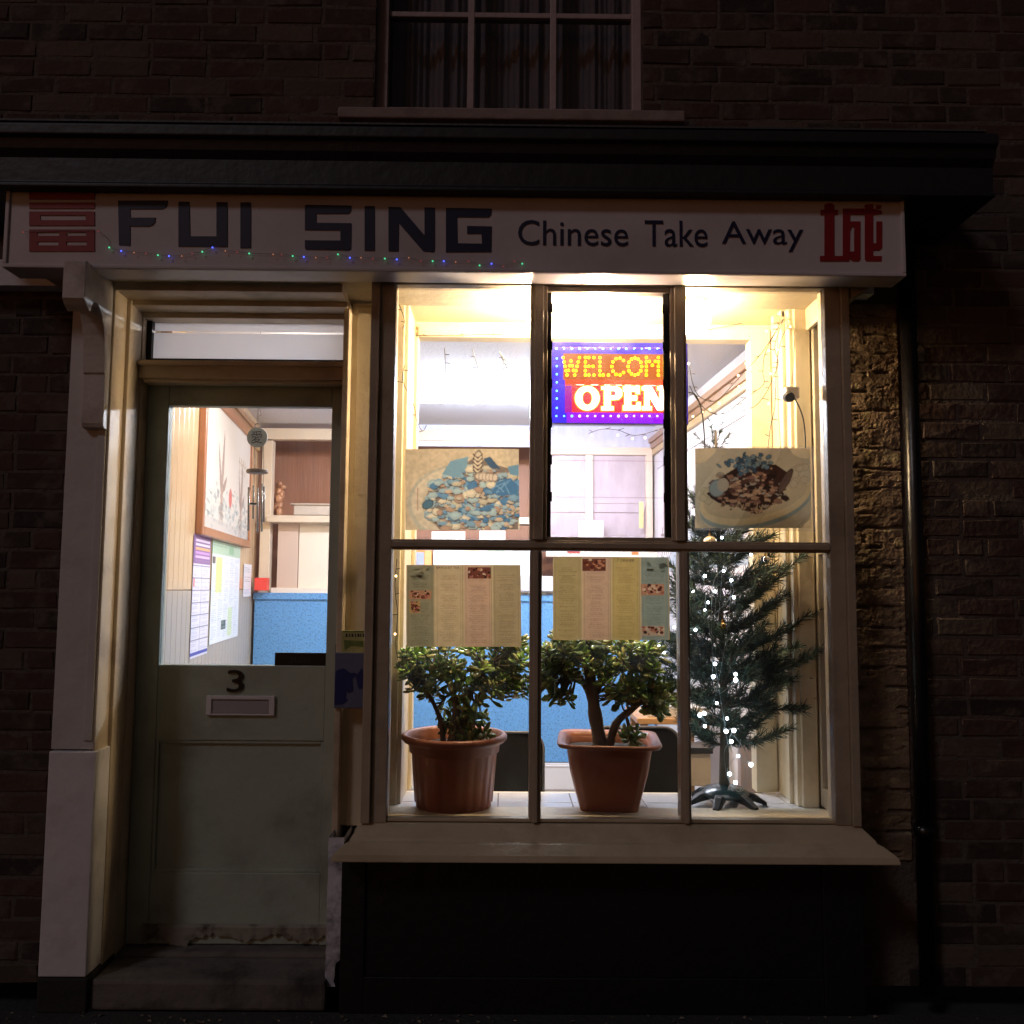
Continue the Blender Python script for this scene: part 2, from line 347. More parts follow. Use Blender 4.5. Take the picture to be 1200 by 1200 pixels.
# door
D0,D1=-1.397,-.612; dz0,dz1=.165,zt1-.004
g0=P(195,600,YD); gx0=P(193,600,YD).x; gx1=P(386,600,YD).x; gz1=P(290,476,YD).z; gz0=P(290,780,YD).z
q0=P(194,940,YD).x; q1=P(377,940,YD).x; qz1=P(290,868,YD).z; qz0=P(290,1023,YD).z
l=MB(); l.box(D0,gx0,YD,YD+.045,dz0,dz1); l.box(gx1,D1,YD,YD+.045,dz0,dz1)
l.box(gx0,gx1,YD+.0005,YD+.0445,gz1,dz1)
door=l.obj('door',DOORP,B,bevel=.003)
l=MB(); l.box(gx0,gx1,YD+.001,YD+.044,qz1,gz0)
l.obj('rail',DOORP,door,bevel=.003); l=MB(); l.box(gx0,gx1,YD+.001,YD+.044,.167,qz0); l.obj('rail',DOORP,door,bevel=.003)
l=MB(); l.box(gx0,gx1,YD+.018,YD+.035,qz0,qz1)
for a,b,c_,e in ((gx0,gx0+.012,qz0,qz1),(gx1-.012,gx1,qz0,qz1)): l.box(a,b,YD+.006,YD+.018,c_,e)
l.box(gx0+.012,gx1-.012,YD+.006,YD+.018,qz1-.012,qz1); l.box(gx0+.012,gx1-.012,YD+.006,YD+.018,qz0,qz0+.012)
l.obj('panel',DOORP,door,bevel=.002)
# weathered bottom edge
n=60; vs=[];
for i in range(n+1):
    x=gx0-.02+(D1-gx0+.02)*i/n; zz=.195+.012*math.sin(i*.35)+random.uniform(-.008,.008)-.02*(i/n<.25)
    vs+=[(x,YD-.012,zz),(x,YD-.014,.232),(x,YD,.24),(x,YD,zz)]
fs=[]
for i in range(n):
    a=4*i; b=a+4; fs+=[(a,b,b+1,a+1),(a+1,b+1,b+2,a+2),(a+3,b+3,b,a)]
MB().add(vs,fs).obj('weather_bar',mat('worn_door_edge',(.30,.28,.23),.7,bump=.8,bscale=18,dark=(.03,.025,.02),dscale=14,damt=1),door)
MB().box(gx0,gx1,YD+.02,YD+.024,gz0,gz1).obj('glass',GLASS,door)
l=MB(); l.pbox(322,765,382,780,YD+.008,YD+.018); pp=l.obj('push_plate',LEAD,door,bevel=.001)
lb=MB(); a=P(243,815,YD); b=P(322,838,YD); yy=YD-.012
X0,X1,Z1,Z0=a.x,b.x,P(282,815,YD).z,P(282,838,YD).z
lb.box(X0,X0+.02,yy,YD,Z0,Z1); lb.box(X1-.02,X1,yy,YD,Z0,Z1); lb.box(X0+.02,X1-.02,yy,YD,Z1-.014,Z1); lb.box(X0+.02,X1-.02,yy,YD,Z0,Z0+.006)
lbo=lb.obj('letterbox',mat('letterbox_white',(.72,.70,.74),.4,noise=.1),door,bevel=.002)
MB().box(X0+.022,X1-.022,YD-.006,YD-.001,Z0+.008,Z1-.018).obj('flap',mat('letterbox_flap',(.38,.36,.40),.35),lbo,bevel=.001)
l=MB(); k=P(397,761,YD); l.box(k.x-.012,k.x+.008,YD-.008,YD,k.z-.02,k.z+.02); l.obj('lock',LEAD,door,bevel=.002); l=MB(); k=P(396,838,YD); l.box(k.x-.008,k.x+.006,YD-.006,YD,k.z-.03,k.z+.03)
l.obj('lock',LEAD,door,bevel=.002)

def text(s, parent, name, m, x, z, y, width=None, height=None, ext=.001, align='LEFT', facing='front', bold=0):
    cu=bpy.data.curves.new('t','FONT'); cu.body=s; cu.extrude=ext; cu.size=1; cu.offset=bold; cu.resolution_u=4
    o=bpy.data.objects.new('t',cu); C.objects.link(o); dg=bpy.context.evaluated_depsgraph_get()
    me=bpy.data.meshes.new_from_object(o.evaluated_get(dg)); bpy.data.objects.remove(o)
    n=len(me.vertices); co=np.empty(n*3); me.vertices.foreach_get('co',co); co=co.reshape(-1,3)
    mn=co.min(0); mx=co.max(0)
    sx=width/(mx[0]-mn[0]) if width else height/(mx[1]-mn[1]); sz=height/(mx[1]-mn[1]) if height else sx
    if not width: sx=sz
    X=(co[:,0]-mn[0])*sx; Z=(co[:,1]-mn[1])*sz; Yv=y-co[:,2]
    new=np.stack([x+X,Yv,z+Z],1); me.vertices.foreach_set('co',new.ravel().astype(np.float32)); me.name=name
    me.materials.clear(); me.materials.append(m); me.update()
    o=bpy.data.objects.new(name,me); C.objects.link(o)
    if parent: o.parent=parent
    return o
a=P(266,812,YD); h=P(277,785,YD).z-P(277,811,YD).z
text('3',door,'number',LEAD,a.x,P(277,811,YD).z,YD-.004,width=.062,height=h,ext=.003)
a=P(340,778,YD); text('PUSH',pp,'lettering',mat('dim_grey',(.035,.03,.03),.5),a.x,P(350,777,YD).z,YD+.007,height=.022,ext=.0008)
# step
st=MB(); n=24
top=.165
st.box(-1.40,-.60,.0,.20,.05,.150); st.box(-1.40,-.60,.2,.32,.05,.163)
st.obj('doorstep',CONC,B,bevel=.012)
# stall riser
s=MB(); s.box(-.552,1.24,.0,.22,.05,.60)
s.box(-.552,-.47,-.012,0,.05,.60); s.box(1.10,1.24,-.012,0,.05,.60); s.box(-.47,1.10,-.012,0,.05,.17)
s.obj('stall_riser',BLACKP,B,bevel=.003)
# sill of the bay: mitred moulded profile
sp=[(.06,.690,-.43,1.20),(-.03,.686,-.485,1.225),(-.078,.648,-.515,1.262),(-.082,.640,-.517,1.265),(-.095,.634,-.53,1.28),(-.128,.606,-.566,1.318),(-.132,.583,-.57,1.322),(.02,.583,-.56,1.31),(.19,.583,-.56,1.31),(.19,.69,-.48,1.24)]
vs=[]
for y,zz,xa_,xb_ in sp:
    vs+=[(xa_,y,zz),(xb_,y,zz)]
n=len(sp); fs=[(2*i,2*((i+1)%n),2*((i+1)%n)+1,2*i+1) for i in range(n)]+[tuple(2*i for i in range(n-1,-1,-1)),tuple(2*i+1 for i in range(n))]

# ---- bay window
SILLP=mat('sill_paint',(.62,.52,.36),.45,noise=.25,nscale=5,bump=.3,bscale=30,dark=(.15,.10,.06),dscale=4,damt=.4)
ZB,ZT=.69,2.585
bay=bpy.data.objects.new('bay_window',None); C.objects.link(bay); bay.parent=B
GX0,GX1=-.40,1.142
fr=MB(); yf,yb=-.035,.03
fr.box(-.487,-.455,yf-.012,.05,ZB-.004,ZT); fr.box(-.455,GX0,yf,.04,ZB-.004,ZT)
fr.box(-.462,-.455,yf-.018,yf,ZB+.002,ZT-.03)
fr.obj('stile',BROWNP,bay,bevel=.003); fr=MB(); fr.box(GX1,GX1+.055,yf,.04,ZB-.004,ZT); fr.box(GX1+.055,GX1+.085,yf-.012,.05,ZB-.004,ZT)
zh=P(700,338,0).z
fr.obj('stile',BROWNP,bay,bevel=.003)
MB().add(vs,fs).obj('sill',SILLP,bay,bevel=.004)
zt_a=P(700,634,0).z; zt_b=P(700,646,0).z
x_m1a,x_m1b=P(621,480,0).x,P(641,480,0).x
x_m2a,x_m2b=P(784,480,0).x,P(803,480,0).x
t=MB(); t.box(GX0,GX1,yf,yb,zh-.004,ZT); t.box(GX0,GX1,yf-.014,yf,zh+.012,ZT); t.obj('head_rail',BROWNP,bay,bevel=.003)
t=MB(); t.box(GX0,GX1,yf+.008,yb,ZB,ZB+.012); t.obj('bottom_rail',SILLP,bay,bevel=.002)
t=MB(); t.box(GX0,GX1,yf+.004,yb-.006,zt_b,zt_a); t.box(GX0,GX1,yf-.006,yf+.004,zt_b+.008,zt_a-.008); t.obj('transom',BROWNP,bay,bevel=.003)
xl1,xl2=P(620,800,0).x,P(634,800,0).x; xr1,xr2=P(795,800,0).x,P(807,800,0).x
for (a,b) in ((xl1,xl2),(xr1,xr2)):
    t=MB(); t.box(a,b,yf+.002,yb,ZB+.012,zt_b); m_=(a+b)/2; t.box(m_-.009,m_+.009,yf-.012,yf+.002,ZB+.002,zt_b); t.obj('glazing_bar',BROWNP,bay,bevel=.003)
for (a,b) in ((x_m1a,x_m1b),(x_m2a,x_m2b)):
    t=MB(); t.box(a,b,yf+.001,yb+.001,zt_a,zh-.004); m_=(a+b)/2; t.box(m_-.016,m_+.016,yf-.016,yf+.001,zt_a,zh); t.obj('mullion',BROWNP,bay,bevel=.003)
# louvre vent frame + blades
lx0,lx1=P(646,480,0).x,P(777,480,0).x
t=MB(); t.box(x_m1b,lx0-.024,yf+.006,yb+.01,zt_a,zh-.004); t.box(lx1+.024,x_m2a,yf+.006,yb+.01,zt_a,zh-.004)
zlt=P(700,345,0).z; zlb=P(700,630,0).z
t.box(lx0-.024,lx1+.024,yf+.008,yb+.008,zlt,zh-.004); t.box(lx0-.024,lx1+.024,yf+.008,yb+.008,zt_a,zlb)
lf=t.obj('louvre_frame',BROWNP,bay,bevel=.002)
t=MB()
for a,b in ((lx0-.024,lx0-.006),(lx1+.006,lx1+.024)): t.box(a,b,.0,.035,zlb,zlt)
edges=[345,364,408,452,498,541,584,630]; zs=[P(700,e,0).z for e in edges]
for a,b in ((lx0-.0235,lx0-.001),(lx1+.001,lx1+.0235)): t.box(a,b,-.014,.0,zlb,zlt)
for zz in zs[1:-1]:
    for a,b in ((lx0-.021,lx0+.003),(lx1-.003,lx1+.021)): t.box(a,b,-.019,-.014,zz-.014,zz+.02)
t.obj('blade_clips',LEAD,bay,bevel=.001)
hh=(zs[1]-zs[-1])/6
for i in range(1,8):
    zz=zs[i]; zz2=zs[i-1]+.006
    t=MB(); t.add([(lx0-.004,-.018,zz),(lx1+.004,-.018,zz),(lx1+.004,.012,zz2),(lx0-.004,.012,zz2),(lx0-.004,-.013,zz),(lx1+.004,-.013,zz),(lx1+.004,.017,zz2),(lx0-.004,.017,zz2)],
        [(0,1,2,3),(7,6,5,4),(0,4,5,1),(3,2,6,7),(0,3,7,4),(1,5,6,2)]); t.obj('louvre_blade',DGLASS,bay)
for nm,a,b,c_,e in (('pane',GX0,x_m1a,zt_a,zh),('pane',x_m2b,GX1,zt_a,zh),('pane',GX0,xl1,ZB+.012,zt_b),('pane',xl2,xr1,ZB+.012,zt_b),('pane',xr2,GX1,ZB+.012,zt_b)):
    MB().box(a,b,.0,.004,c_,e).obj(nm,GLASS,bay)
# side returns of the bay (frame + glass)
for sx,xo,xi in ((-1,-.487,-.445),(1,1.227,1.185)):
    a,b=min(xo,xi),max(xo,xi)
    t=MB(); t.box(a,b,.05,.075,.70,ZT); t.box(a,b,.214,.235,.69,ZT); t.box(a,b,.075,.214,.69,.76); t.box(a,b,.075,.214,2.53,ZT)
    t.box(a,b,.075,.214,1.625,1.64)
    r_=t.obj('side_frame',CREAM,bay,bevel=.003)
    m_=(a+b)/2; MB().box(m_-.002,m_+.002,.075,.214,.76,2.53).obj('side_pane',GLASS,r_)
# inner lining of display bay
t=MB(); ZF=.681; ZC=2.60; YBk=.50
t.box(1.105,1.18,.255,.52,ZF,ZC); t.box(1.165,1.183,.04,.255,ZC-.1,ZC); 
t.box(1.12,1.18,.235,.258,ZF,ZC)
t.box(1.09,1.105,.30,.315,ZF,ZC)
t.obj('display_lining',CREAMIN,bay,bevel=.003); t=MB(); t.box(-.44,-.385,.255,.52,ZF,ZC); t.box(-.445,-.40,.235,.258,ZF,ZC)
t.obj('display_lining',CREAMIN,bay,bevel=.003)
MB().box(-.445,1.185,.04,.235,ZC,ZC+.02).box(-.6,1.3,.235,.7,ZC,ZC+.02).obj('display_ceiling',mat('ceiling_cream',(.84,.74,.52),.6,noise=.1,nscale=4,bump=.15,bscale=30),bay)
# opening frame at the back of the display
xo0=P(487,600,.5).x; xo1=P(881,600,.5).x; xp=P(905,600,.5).x; zo=P(850,399,.5).z
t=MB(); t.box(-.385,xo0,.495,.56,ZF,zo+.045); t.box(xo1,xp,.485,.56,ZF,zo+.045); t.box(xo0,xo1,.485,.56,zo,zo+.045)
t.box(-.385,xp+.0,.50,.55,zo+.045,ZC); t.box(xp,1.105,.50,.55,ZF,ZC)
t.box(-.385,xp,.49,.50,ZC-.05,ZC-.038)
t.obj('display_opening',CREAMIN,bay,bevel=.003)
# tiled display shelf: individual tiles in one sheet
TILE=mat('white_tile',(.72,.70,.70),.18,noise=.12,nscale=7,dark=(.45,.35,.25),dscale=4,damt=.3)
t=MB()
tx=[-.44,-.30,-.02,.26,.535,.80,1.08,1.18]; ty=[.04,.145,.30,.465]
for i in range(len(tx)-1):
    for j in range(len(ty)-1):
        t.box(tx[i]+.002,tx[i+1]-.002,ty[j]+.002,ty[j+1]-.002,ZF-.01,ZF)
sh=t.obj('display_shelf',TILE,bay,bevel=.0015)
MB().box(-.445,1.183,.04,.47,ZF-.03,ZF-.003).obj('grout',mat('grout',(.18,.15,.13),.9),sh)
MB().box(-.6,1.3,.465,.485,.15,ZF-.002).obj('shelf_apron',CREAMIN,sh,bevel=.002)
# drainpipe
t=MB(); px_=1.535
t.tube([(px_,.165,.05),(px_,.165,3.0)],.030,20)
for zz in (.62,): t.tube([(px_,.165,zz-.02),(px_,.165,zz+.02)],.037,20)
t.obj('drainpipe',IRON,B,smooth=True)
# small soffit bracket right of the bay
MB().prism([(1.24,2.583),(1.31,2.583),(1.24,2.545)],-.03,.21).obj('soffit_end',CREAM,B)

# ================================================================== SHOP SIGN
SG=empty('shop_sign','long white fascia sign reading FUI SING Chinese Take Away between two red emblems','sign')
YS=-.17
sx0,sx1=P(6,270,YS).x,P(1060,280,YS).x; sz0,sz1=2.572,2.90
t=MB(); t.box(sx0,sx1,YS,-.062,sz0,sz1); t.box(sx0,sx1,YS-.008,YS,sz0,sz0+.014); t.box(sx0,sx0+.014,YS-.008,YS,sz0+.014,sz1-.0); t.box(sx1-.014,sx1,YS-.008,YS,sz0+.014,sz1)
t.obj('board',SIGNW,SG,bevel=.003)
def spoly(m, pts, ox, oy, k, depth=.003):
    m.prism([(lambda q:(q.x,q.z))(P(ox+a/k, oy+b/k, YS)) for a,b in pts], YS-depth, YS+.001)
def srect(m,a,b,c_,e,ox,oy,k): spoly(m,[(a,b),(c_,b),(c_,e),(a,e)],ox,oy,k)
K=3.75
em=MB()
A=lambda *r: srect(em,*r,0,210,K)
A(130,40,417,90); A(130,104,417,130)
A(130,143,417,160); A(130,181,417,205); A(130,160,178,181); A(378,160,417,181)
A(130,222,417,235); A(130,250,417,275); A(130,292,417,318); A(130,235,165,250); A(262,235,295,250); A(380,235,417,250)
A(130,275,167,292); A(258,275,293,292); A(383,275,417,292)
em.obj('emblem',MAROON,SG)
def letter(polys, ox=0, oy=210):
    m=MB()
    for i,pl in enumerate(polys): spoly(m,pl,ox,oy,K,.003+.0003*i)
    m.obj('letter',NAVY,SG)
R=lambda a,b,c_,e:[(a,b),(c_,b),(c_,e),(a,e)]
letter([[(520,95),(738,95),(736,112),(728,126),(712,132),(573,132),(573,170),(685,170),(682,190),(672,202),(655,208),(573,208),(573,292),(524,290)]])
letter([[(785,100),(833,100),(836,252),(952,252),(952,102),(1000,102),(1000,298),(785,296)]])
letter([R(1057,103,1103,303)])
letter([[(178,80),(186,76),(382,80),(380,104),(368,115),(228,115),(228,155),(382,157),(380,268),(370,276),(182,272),(178,266),(178,232),(334,233),(334,188),(178,186)]],310,220)
letter([R(440,82,484,277)],310,220)
letter([[(545,85),(598,87),(703,210),(703,88),(748,89),(748,276),(742,283),(698,280),(590,156),(588,280),(545,279)]],310,220)
letter([[(797,90),(998,93),(996,118),(985,131),(846,130),(848,245),(955,247),(953,203),(890,203),(890,169),(998,171),(996,283),(797,284)]],310,220)
for s_,a,b,top,bot in (('Chinese',607,736,258,287.5),('Take',755.5,829,258.5,289),('Away',846,941.5,259.5,294.5)):
    A0=P(a,bot,YS); A1=P(b,bot,YS); zt_=P(a,top,YS).z
    text(s_,SG,'lettering',NAVY,A0.x,A0.z,YS-.002,width=A1.x-A0.x,height=zt_-A0.z,ext=.0012)
em=MB(); K2=6.667
E_=lambda pts,dp=.003: spoly(em,pts,900,220,K2,dp)
E_([(440,215),(440,175),(410,175),(410,215)]); E_([(545,175),(545,212),(516,212),(516,175)]); E_([(440,135),(460,125),(500,125),(516,140),(516,535),(605,535),(605,575),(405,575),(405,535),(440,535)],.0034)
E_([(583,165),(755,165),(755,212),(640,212),(640,265),(720,265),(720,560),(705,575),(660,575),(640,560),(640,500),(655,500),(655,500),(672,500),(672,310),(655,305),(640,340),(635,575),(583,575)],.0031)
E_([(755,135),(820,130),(820,165),(885,180),(890,205),(820,215),(820,436),(845,436),(845,265),(890,265),(890,470),(870,490),(820,492),(820,535),(888,535),(885,575),(765,575),(755,560)],.0028)
E_([(845,135),(885,140),(880,165),(845,165)])
em.obj('emblem',MAROON,SG)
# tiny bulbs on a wire, added in place of coloured light dots on the sign
FL=empty('added_sign_bulbs','added string of tiny coloured bulbs in place of light dots on the fascia sign','string lights')
gc=[glow('dot_green',(.12,1,.45),.8),glow('dot_blue',(.08,.12,1),2.0),glow('dot_orange',(1,.35,.15),.45),glow('dot_red',(.9,.12,.10),.28)]
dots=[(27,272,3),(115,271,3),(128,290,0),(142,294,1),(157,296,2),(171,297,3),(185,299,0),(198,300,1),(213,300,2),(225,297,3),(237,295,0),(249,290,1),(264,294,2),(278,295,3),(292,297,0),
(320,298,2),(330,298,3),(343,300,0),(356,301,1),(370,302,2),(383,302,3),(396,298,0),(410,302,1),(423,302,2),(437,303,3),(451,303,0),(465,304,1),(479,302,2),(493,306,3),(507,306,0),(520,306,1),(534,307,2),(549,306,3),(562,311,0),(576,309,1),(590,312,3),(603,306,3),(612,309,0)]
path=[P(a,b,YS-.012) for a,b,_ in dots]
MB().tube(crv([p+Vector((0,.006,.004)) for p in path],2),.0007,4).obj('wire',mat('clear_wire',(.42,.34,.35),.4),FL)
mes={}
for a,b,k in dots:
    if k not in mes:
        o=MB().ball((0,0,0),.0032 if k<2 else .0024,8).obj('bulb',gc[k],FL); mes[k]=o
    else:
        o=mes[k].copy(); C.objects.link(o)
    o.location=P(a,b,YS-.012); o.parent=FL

# ================================================================== INTERIOR SHELL
LO=Vector((-1.385,.335,0)); LE=Vector((-.34,2.65,0)).normalized(); LN=Vector((LE.y,-LE.x,0))
RO=Vector((1.145,.56,0)); RE=Vector((-.045,1,0)).normalized(); RN=Vector((-RE.y,RE.x,0))
def local(mb,O,e,n):
    mb.v=[tuple(O+e*v[0]+n*v[1]+Vector((0,0,v[2]))) for v in mb.v]; return mb
def hl(px,py,off=0):
    q=hit(px,py,LO+LN*off,LN); return ((q-LO).dot(LE), q.z)
def hr(px,py,off=0):
    q=hit(px,py,RO+RN*off,RN); return ((q-RO).dot(RE), q.z)
ZC2=2.62
INP=mat('beige_boarding',(.68,.49,.29),.22,noise=.12,nscale=3,bump=.1,bscale=20,dark=(.45,.33,.2),dscale=2.5,damt=.3,coat=.3)
INP2=mat('grey_boarding',(.50,.43,.34),.3,noise=.12,nscale=3,bump=.1,bscale=20)
t=MB(); s_=0
while s_<2.75:
    t.box(s_+.0015,s_+.0925,-.02,0,1.47,2.64); t.box(s_+.0015,s_+.0925,-.02,0,.15,1.466,1); s_+=.094
t.box(0,2.76,-.05,-.012,.15,2.64)
wl=struct(local(t,LO,LE,LN).obj('wall_left',[INP,INP2],bevel=.0025)); 
t=MB(); t.box(-.1,2.6,-.05,0,.15,2.64); 
struct(local(t,RO,RE,RN).obj('wall_right',mat('white_wall',(.72,.69,.70),.7,noise=.1,nscale=4)))
BW=mat('back_wall_wood',(.42,.19,.11),.5,noise=.4,nscale=4,stretch=(6,1,.5),bump=.2,bscale=10)
struct(MB().box(-1.9,1.2,3.6,3.65,.1,2.64).obj('wall_back',BW))
struct(MB().box(-2.0,1.4,.15,.62,ZC2,ZC2+.1).box(-2.0,1.4,.62,3.7,ZC2,ZC2+.1).obj('ceiling',mat('ceiling_white',(.74,.74,.80),.8,noise=.1,nscale=3,bump=.3,bscale=60)))
struct(MB().box(-1.9,1.3,.3,3.7,.1,.148).obj('floor',mat('lino_floor',(.35,.30,.26),.4,noise=.3,nscale=5)))
struct(MB().box(-.6,-.445,.33,.5,.15,2.62).box(1.185,1.3,.26,.6,.15,2.62).box(-.6,1.3,.40,.46,.05,.64).obj('wall_front_inside',CREAMIN))
# back header wall above the serving screen
struct(MB().box(-.9,1.1,3.0,3.04,2.47,2.62).obj('wall_header',mat('pale_blue_plaster',(.62,.64,.80),.7,noise=.5,nscale=18,stretch=(1,1,.4),bump=.6,bscale=30)))

# coving on both side walls
for nm,O,e,n,L_,hf,lab in (('coving',LO,LE,LN,2.66,hl,'brown timber coving strip high on the left inner wall beside the framed picture'),('coving',RO,RE,RN,2.44,hr,'brown timber coving strip high on the right inner wall over the mountain mural')):
    t=MB(); t.box(.0,L_,.0,.03,2.46,2.50); t.box(.0,L_,.0,.045,2.50,2.535); t.box(0,L_,0,.02,2.42,2.46,1)
    tag(local(t,O,e,n).obj(nm,[mat('coving_wood',(.36,.20,.10),.35,noise=.3,nscale=5,stretch=(1,1,1)),mat('gold_bead',(.55,.38,.18),.3)],bevel=.003),lab,'coving','ceiling coving strips')

# ------------------------------------------------------------------ printed sheets
def lin(c): return tuple(((x/255)/12.92 if x/255<=.04045 else ((x/255+.055)/1.055)**2.4) for x in c)
class Img:
    def __init__(s,w,h,bg): s.w,s.h=w,h; s.a=np.tile(np.array(lin(bg)),(h,w,1)); s.y,s.x=np.mgrid[0:h,0:w]+.5
    def rect(s,x0,y0,x1,y1,c,al=1):
        m=(s.x>=x0)&(s.x<x1)&(s.y>=y0)&(s.y<y1); s.a[m]=s.a[m]*(1-al)+np.array(lin(c))*al
    def ell(s,cx,cy,rx,ry,rot,c,al=1,edge=None,ew=.18,grad=0):
        dx,dy=s.x-cx,s.y-cy; ca,sa=math.cos(rot),math.sin(rot); u=(dx*ca+dy*sa)/rx; v=(-dx*sa+dy*ca)/ry; d=u*u+v*v
        m=d<1; s.a[m]=s.a[m]*(1-al)+np.array(lin(c))*al
        if grad: s.a[m]*=(1-grad*np.clip(v[m],-1,1))[:,None]
        if edge:
            m=(d<1)&(d>(1-ew)**2); s.a[m]=s.a[m]*.3+np.array(lin(edge))*.7
    def poly(s,pts,c,al=1):
        m=np.zeros((s.h,s.w),bool); n=len(pts)
        for i in range(n):
            x0,y0=pts[i]; x1,y1=pts[(i+1)%n]
            if y0==y1: continue
            k=((s.y>=min(y0,y1))&(s.y<max(y0,y1)))&(s.x<(x1-x0)*(s.y-y0)/(y1-y0)+x0); m^=k
        s.a[m]=s.a[m]*(1-al)+np.array(lin(c))*al
    def line(s,x0,y0,x1,y1,c,w=.7,al=1):
        dx,dy=x1-x0,y1-y0; L=math.hypot(dx,dy)+1e-6; t=np.clip(((s.x-x0)*dx+(s.y-y0)*dy)/L/L,0,1)
        m=np.hypot(s.x-x0-t*dx,s.y-y0-t*dy)<w; s.a[m]=s.a[m]*(1-al)+np.array(lin(c))*al
    def noise(s,amt,cell=6):
        gh,gw=s.h//cell+2,s.w//cell+2; g=rng.random((gh,gw)); yy=np.clip(s.y/cell,0,gh-1.01); xx=np.clip(s.x/cell,0,gw-1.01)
        yi,xi=yy.astype(int),xx.astype(int); fy,fx=yy-yi,xx-xi
        v=(g[yi,xi]*(1-fx)+g[yi,xi+1]*fx)*(1-fy)+(g[yi+1,xi]*(1-fx)+g[yi+1,xi+1]*fx)*fy
        s.a*= (1+amt*(v-.5))[...,None]
    def words(s,x0,y0,x1,y1,c,step=2.4,al=.6,dens=.75,center=False):
        y=y0
        while y<y1:
            if random.random()<dens:
                L=random.uniform(.45,.95)*(x1-x0); st=x0+((x1-x0-L)/2 if center else 0); x=st
                while x<st+L:
                    wl_=random.uniform(2,6); s.rect(x,y,min(x+wl_,x1),y+1.0,c,al*random.uniform(.5,1)); x+=wl_+1.2
            y+=step
def sheet(name, img, tl, tr, bl, m, parent=None, thick=0):
    if m is PAPER: img.a=img.a*.66+img.a.mean(2,keepdims=True)*.2; img.a=img.a*(np.array([1.08,1.03,.92]) if name=='food_poster' else np.array([.90,.80,.56])); a_=img.a; b_=a_.copy(); b_[1:-1,1:-1]=(a_[1:-1,1:-1]*4+a_[:-2,1:-1]+a_[2:,1:-1]+a_[1:-1,:-2]+a_[1:-1,2:])/8; img.a=b_ if name=='food_poster' else a_
    h,w=img.h,img.w; tl,tr,bl=map(np.array,(tl,tr,bl))
    u=np.linspace(0,1,w)[None,:,None]; v=np.linspace(0,1,h)[:,None,None]
    co=(tl+(tr-tl)*u+(bl-tl)*v)
    if m is PAPER: co[...,1]+=(.007*np.abs(2*u-1)**4*np.abs(2*v-1)**3+.0015*np.sin(u*9+v*4))[...,0]
    co=co.reshape(-1,3)
    i=np.arange(h-1)[:,None]*w+np.arange(w-1)[None,:]; i=i.ravel()
    f=np.stack([i,i+w,i+w+1,i+1],1)
    me=bpy.data.meshes.new(name); me.from_pydata(co.tolist(),[],f.tolist()); me.materials.append(m)
    ca=me.color_attributes.new('Col','FLOAT_COLOR','POINT')
    ca.data.foreach_set('color',np.concatenate([np.clip(img.a,0,1).reshape(-1,3),np.ones((h*w,1))],1).astype(np.float32).ravel())
    o=bpy.data.objects.new(name,me); C.objects.link(o)
    if parent: o.parent=parent
    return o
PAPER=papermat('printed_paper',.5); PAPERW=papermat('wall_print',.0,.45)
def pcorn(x0,y0,x1,y1,Y): return P(x0,y0,Y),P(x1,y0,Y),P(x0,y1,Y)

# food poster, left: wide plate of seafood stir fry, blue with age
im=Img(201,143,(222,196,150)); im.noise(.15,30)
im.ell(112,100,108,74,.05,(200,190,160)); im.ell(115,98,104,68,.05,(228,208,168)); im.ell(118,100,88,56,.05,(216,190,150),grad=.15)
pile=lambda x,y: ((x-128)/92)**2+((y-92)/62)**2<1 and y>22+abs(x-125)*.42
im.poly([(30,100),(45,65),(80,50),(100,30),(125,14),(150,25),(198,40),(198,142),(60,142),(45,120)],(140,120,104))
im.noise(.3,4)
cols=[(205,190,150),(228,212,170),(120,165,185),(95,150,185),(150,180,185),(210,180,140),(170,195,190),(65,125,165),(190,150,115)]
for i in range(620):
    x=random.uniform(28,200); y=random.uniform(25,142)
    if not pile(x,y): continue
    c=random.choice(cols); r=random.uniform(3.5,13); a0=random.uniform(0,6); nn=random.randint(5,8); e_=random.uniform(.4,.85)
    pl=[(x+r*math.cos(a0+k*6.283/nn)*random.uniform(.7,1.1),y+r*e_*math.sin(a0+k*6.283/nn)*random.uniform(.7,1.1)) for k in range(nn)]
    im.poly([(p_[0]+.6,p_[1]+1.5) for p_ in pl],(70,50,46),.8); im.poly(pl,c); im.poly([(x+(p_[0]-x)*.6-1,y+(p_[1]-y)*.5-1) for p_ in pl],tuple(min(255,int(v*1.12)) for v in c),.6)
im.poly([(65,45),(80,22),(112,14),(108,34),(92,52)],(115,165,185)); im.poly([(138,18),(150,14),(168,36),(150,34)],(60,95,125))
im.poly([(160,60),(185,52),(198,64),(196,80),(170,84),(152,78)],(55,120,165)); im.poly([(180,32),(200,28),(200,48),(185,46)],(100,155,180))
for k in range(7): im.line(150+random.uniform(0,45),56+random.uniform(0,24),150+random.uniform(0,45),58+random.uniform(0,24),(110,165,200),.8)
im.ell(128,24,9,22,.1,(225,205,165),edge=(60,40,40))
for k in range(6): im.line(120,10+7*k,128,17+7*k,(75,45,45),.9); im.line(128,17+7*k,136,10+7*k,(75,45,45),.9)
im.ell(142,50,22,9,.1,(228,205,170),edge=(80,50,45))
for k in range(5): im.ell(134+6*k,49+k*.5,5,7,.1,(228,205,170),edge=(95,55,50),ew=.2)
im.ell(40,98,11,8,-.5,(70,115,135),edge=(40,30,30)); 
im.line(22,70,22,108,(190,120,90),1.2,.7); im.noise(.12,3)
a=tag(sheet('food_poster',im,*pcorn(475,526,608,621,.012),PAPER),'faded food poster of pale blue and cream seafood inside the upper left pane','poster','food posters')
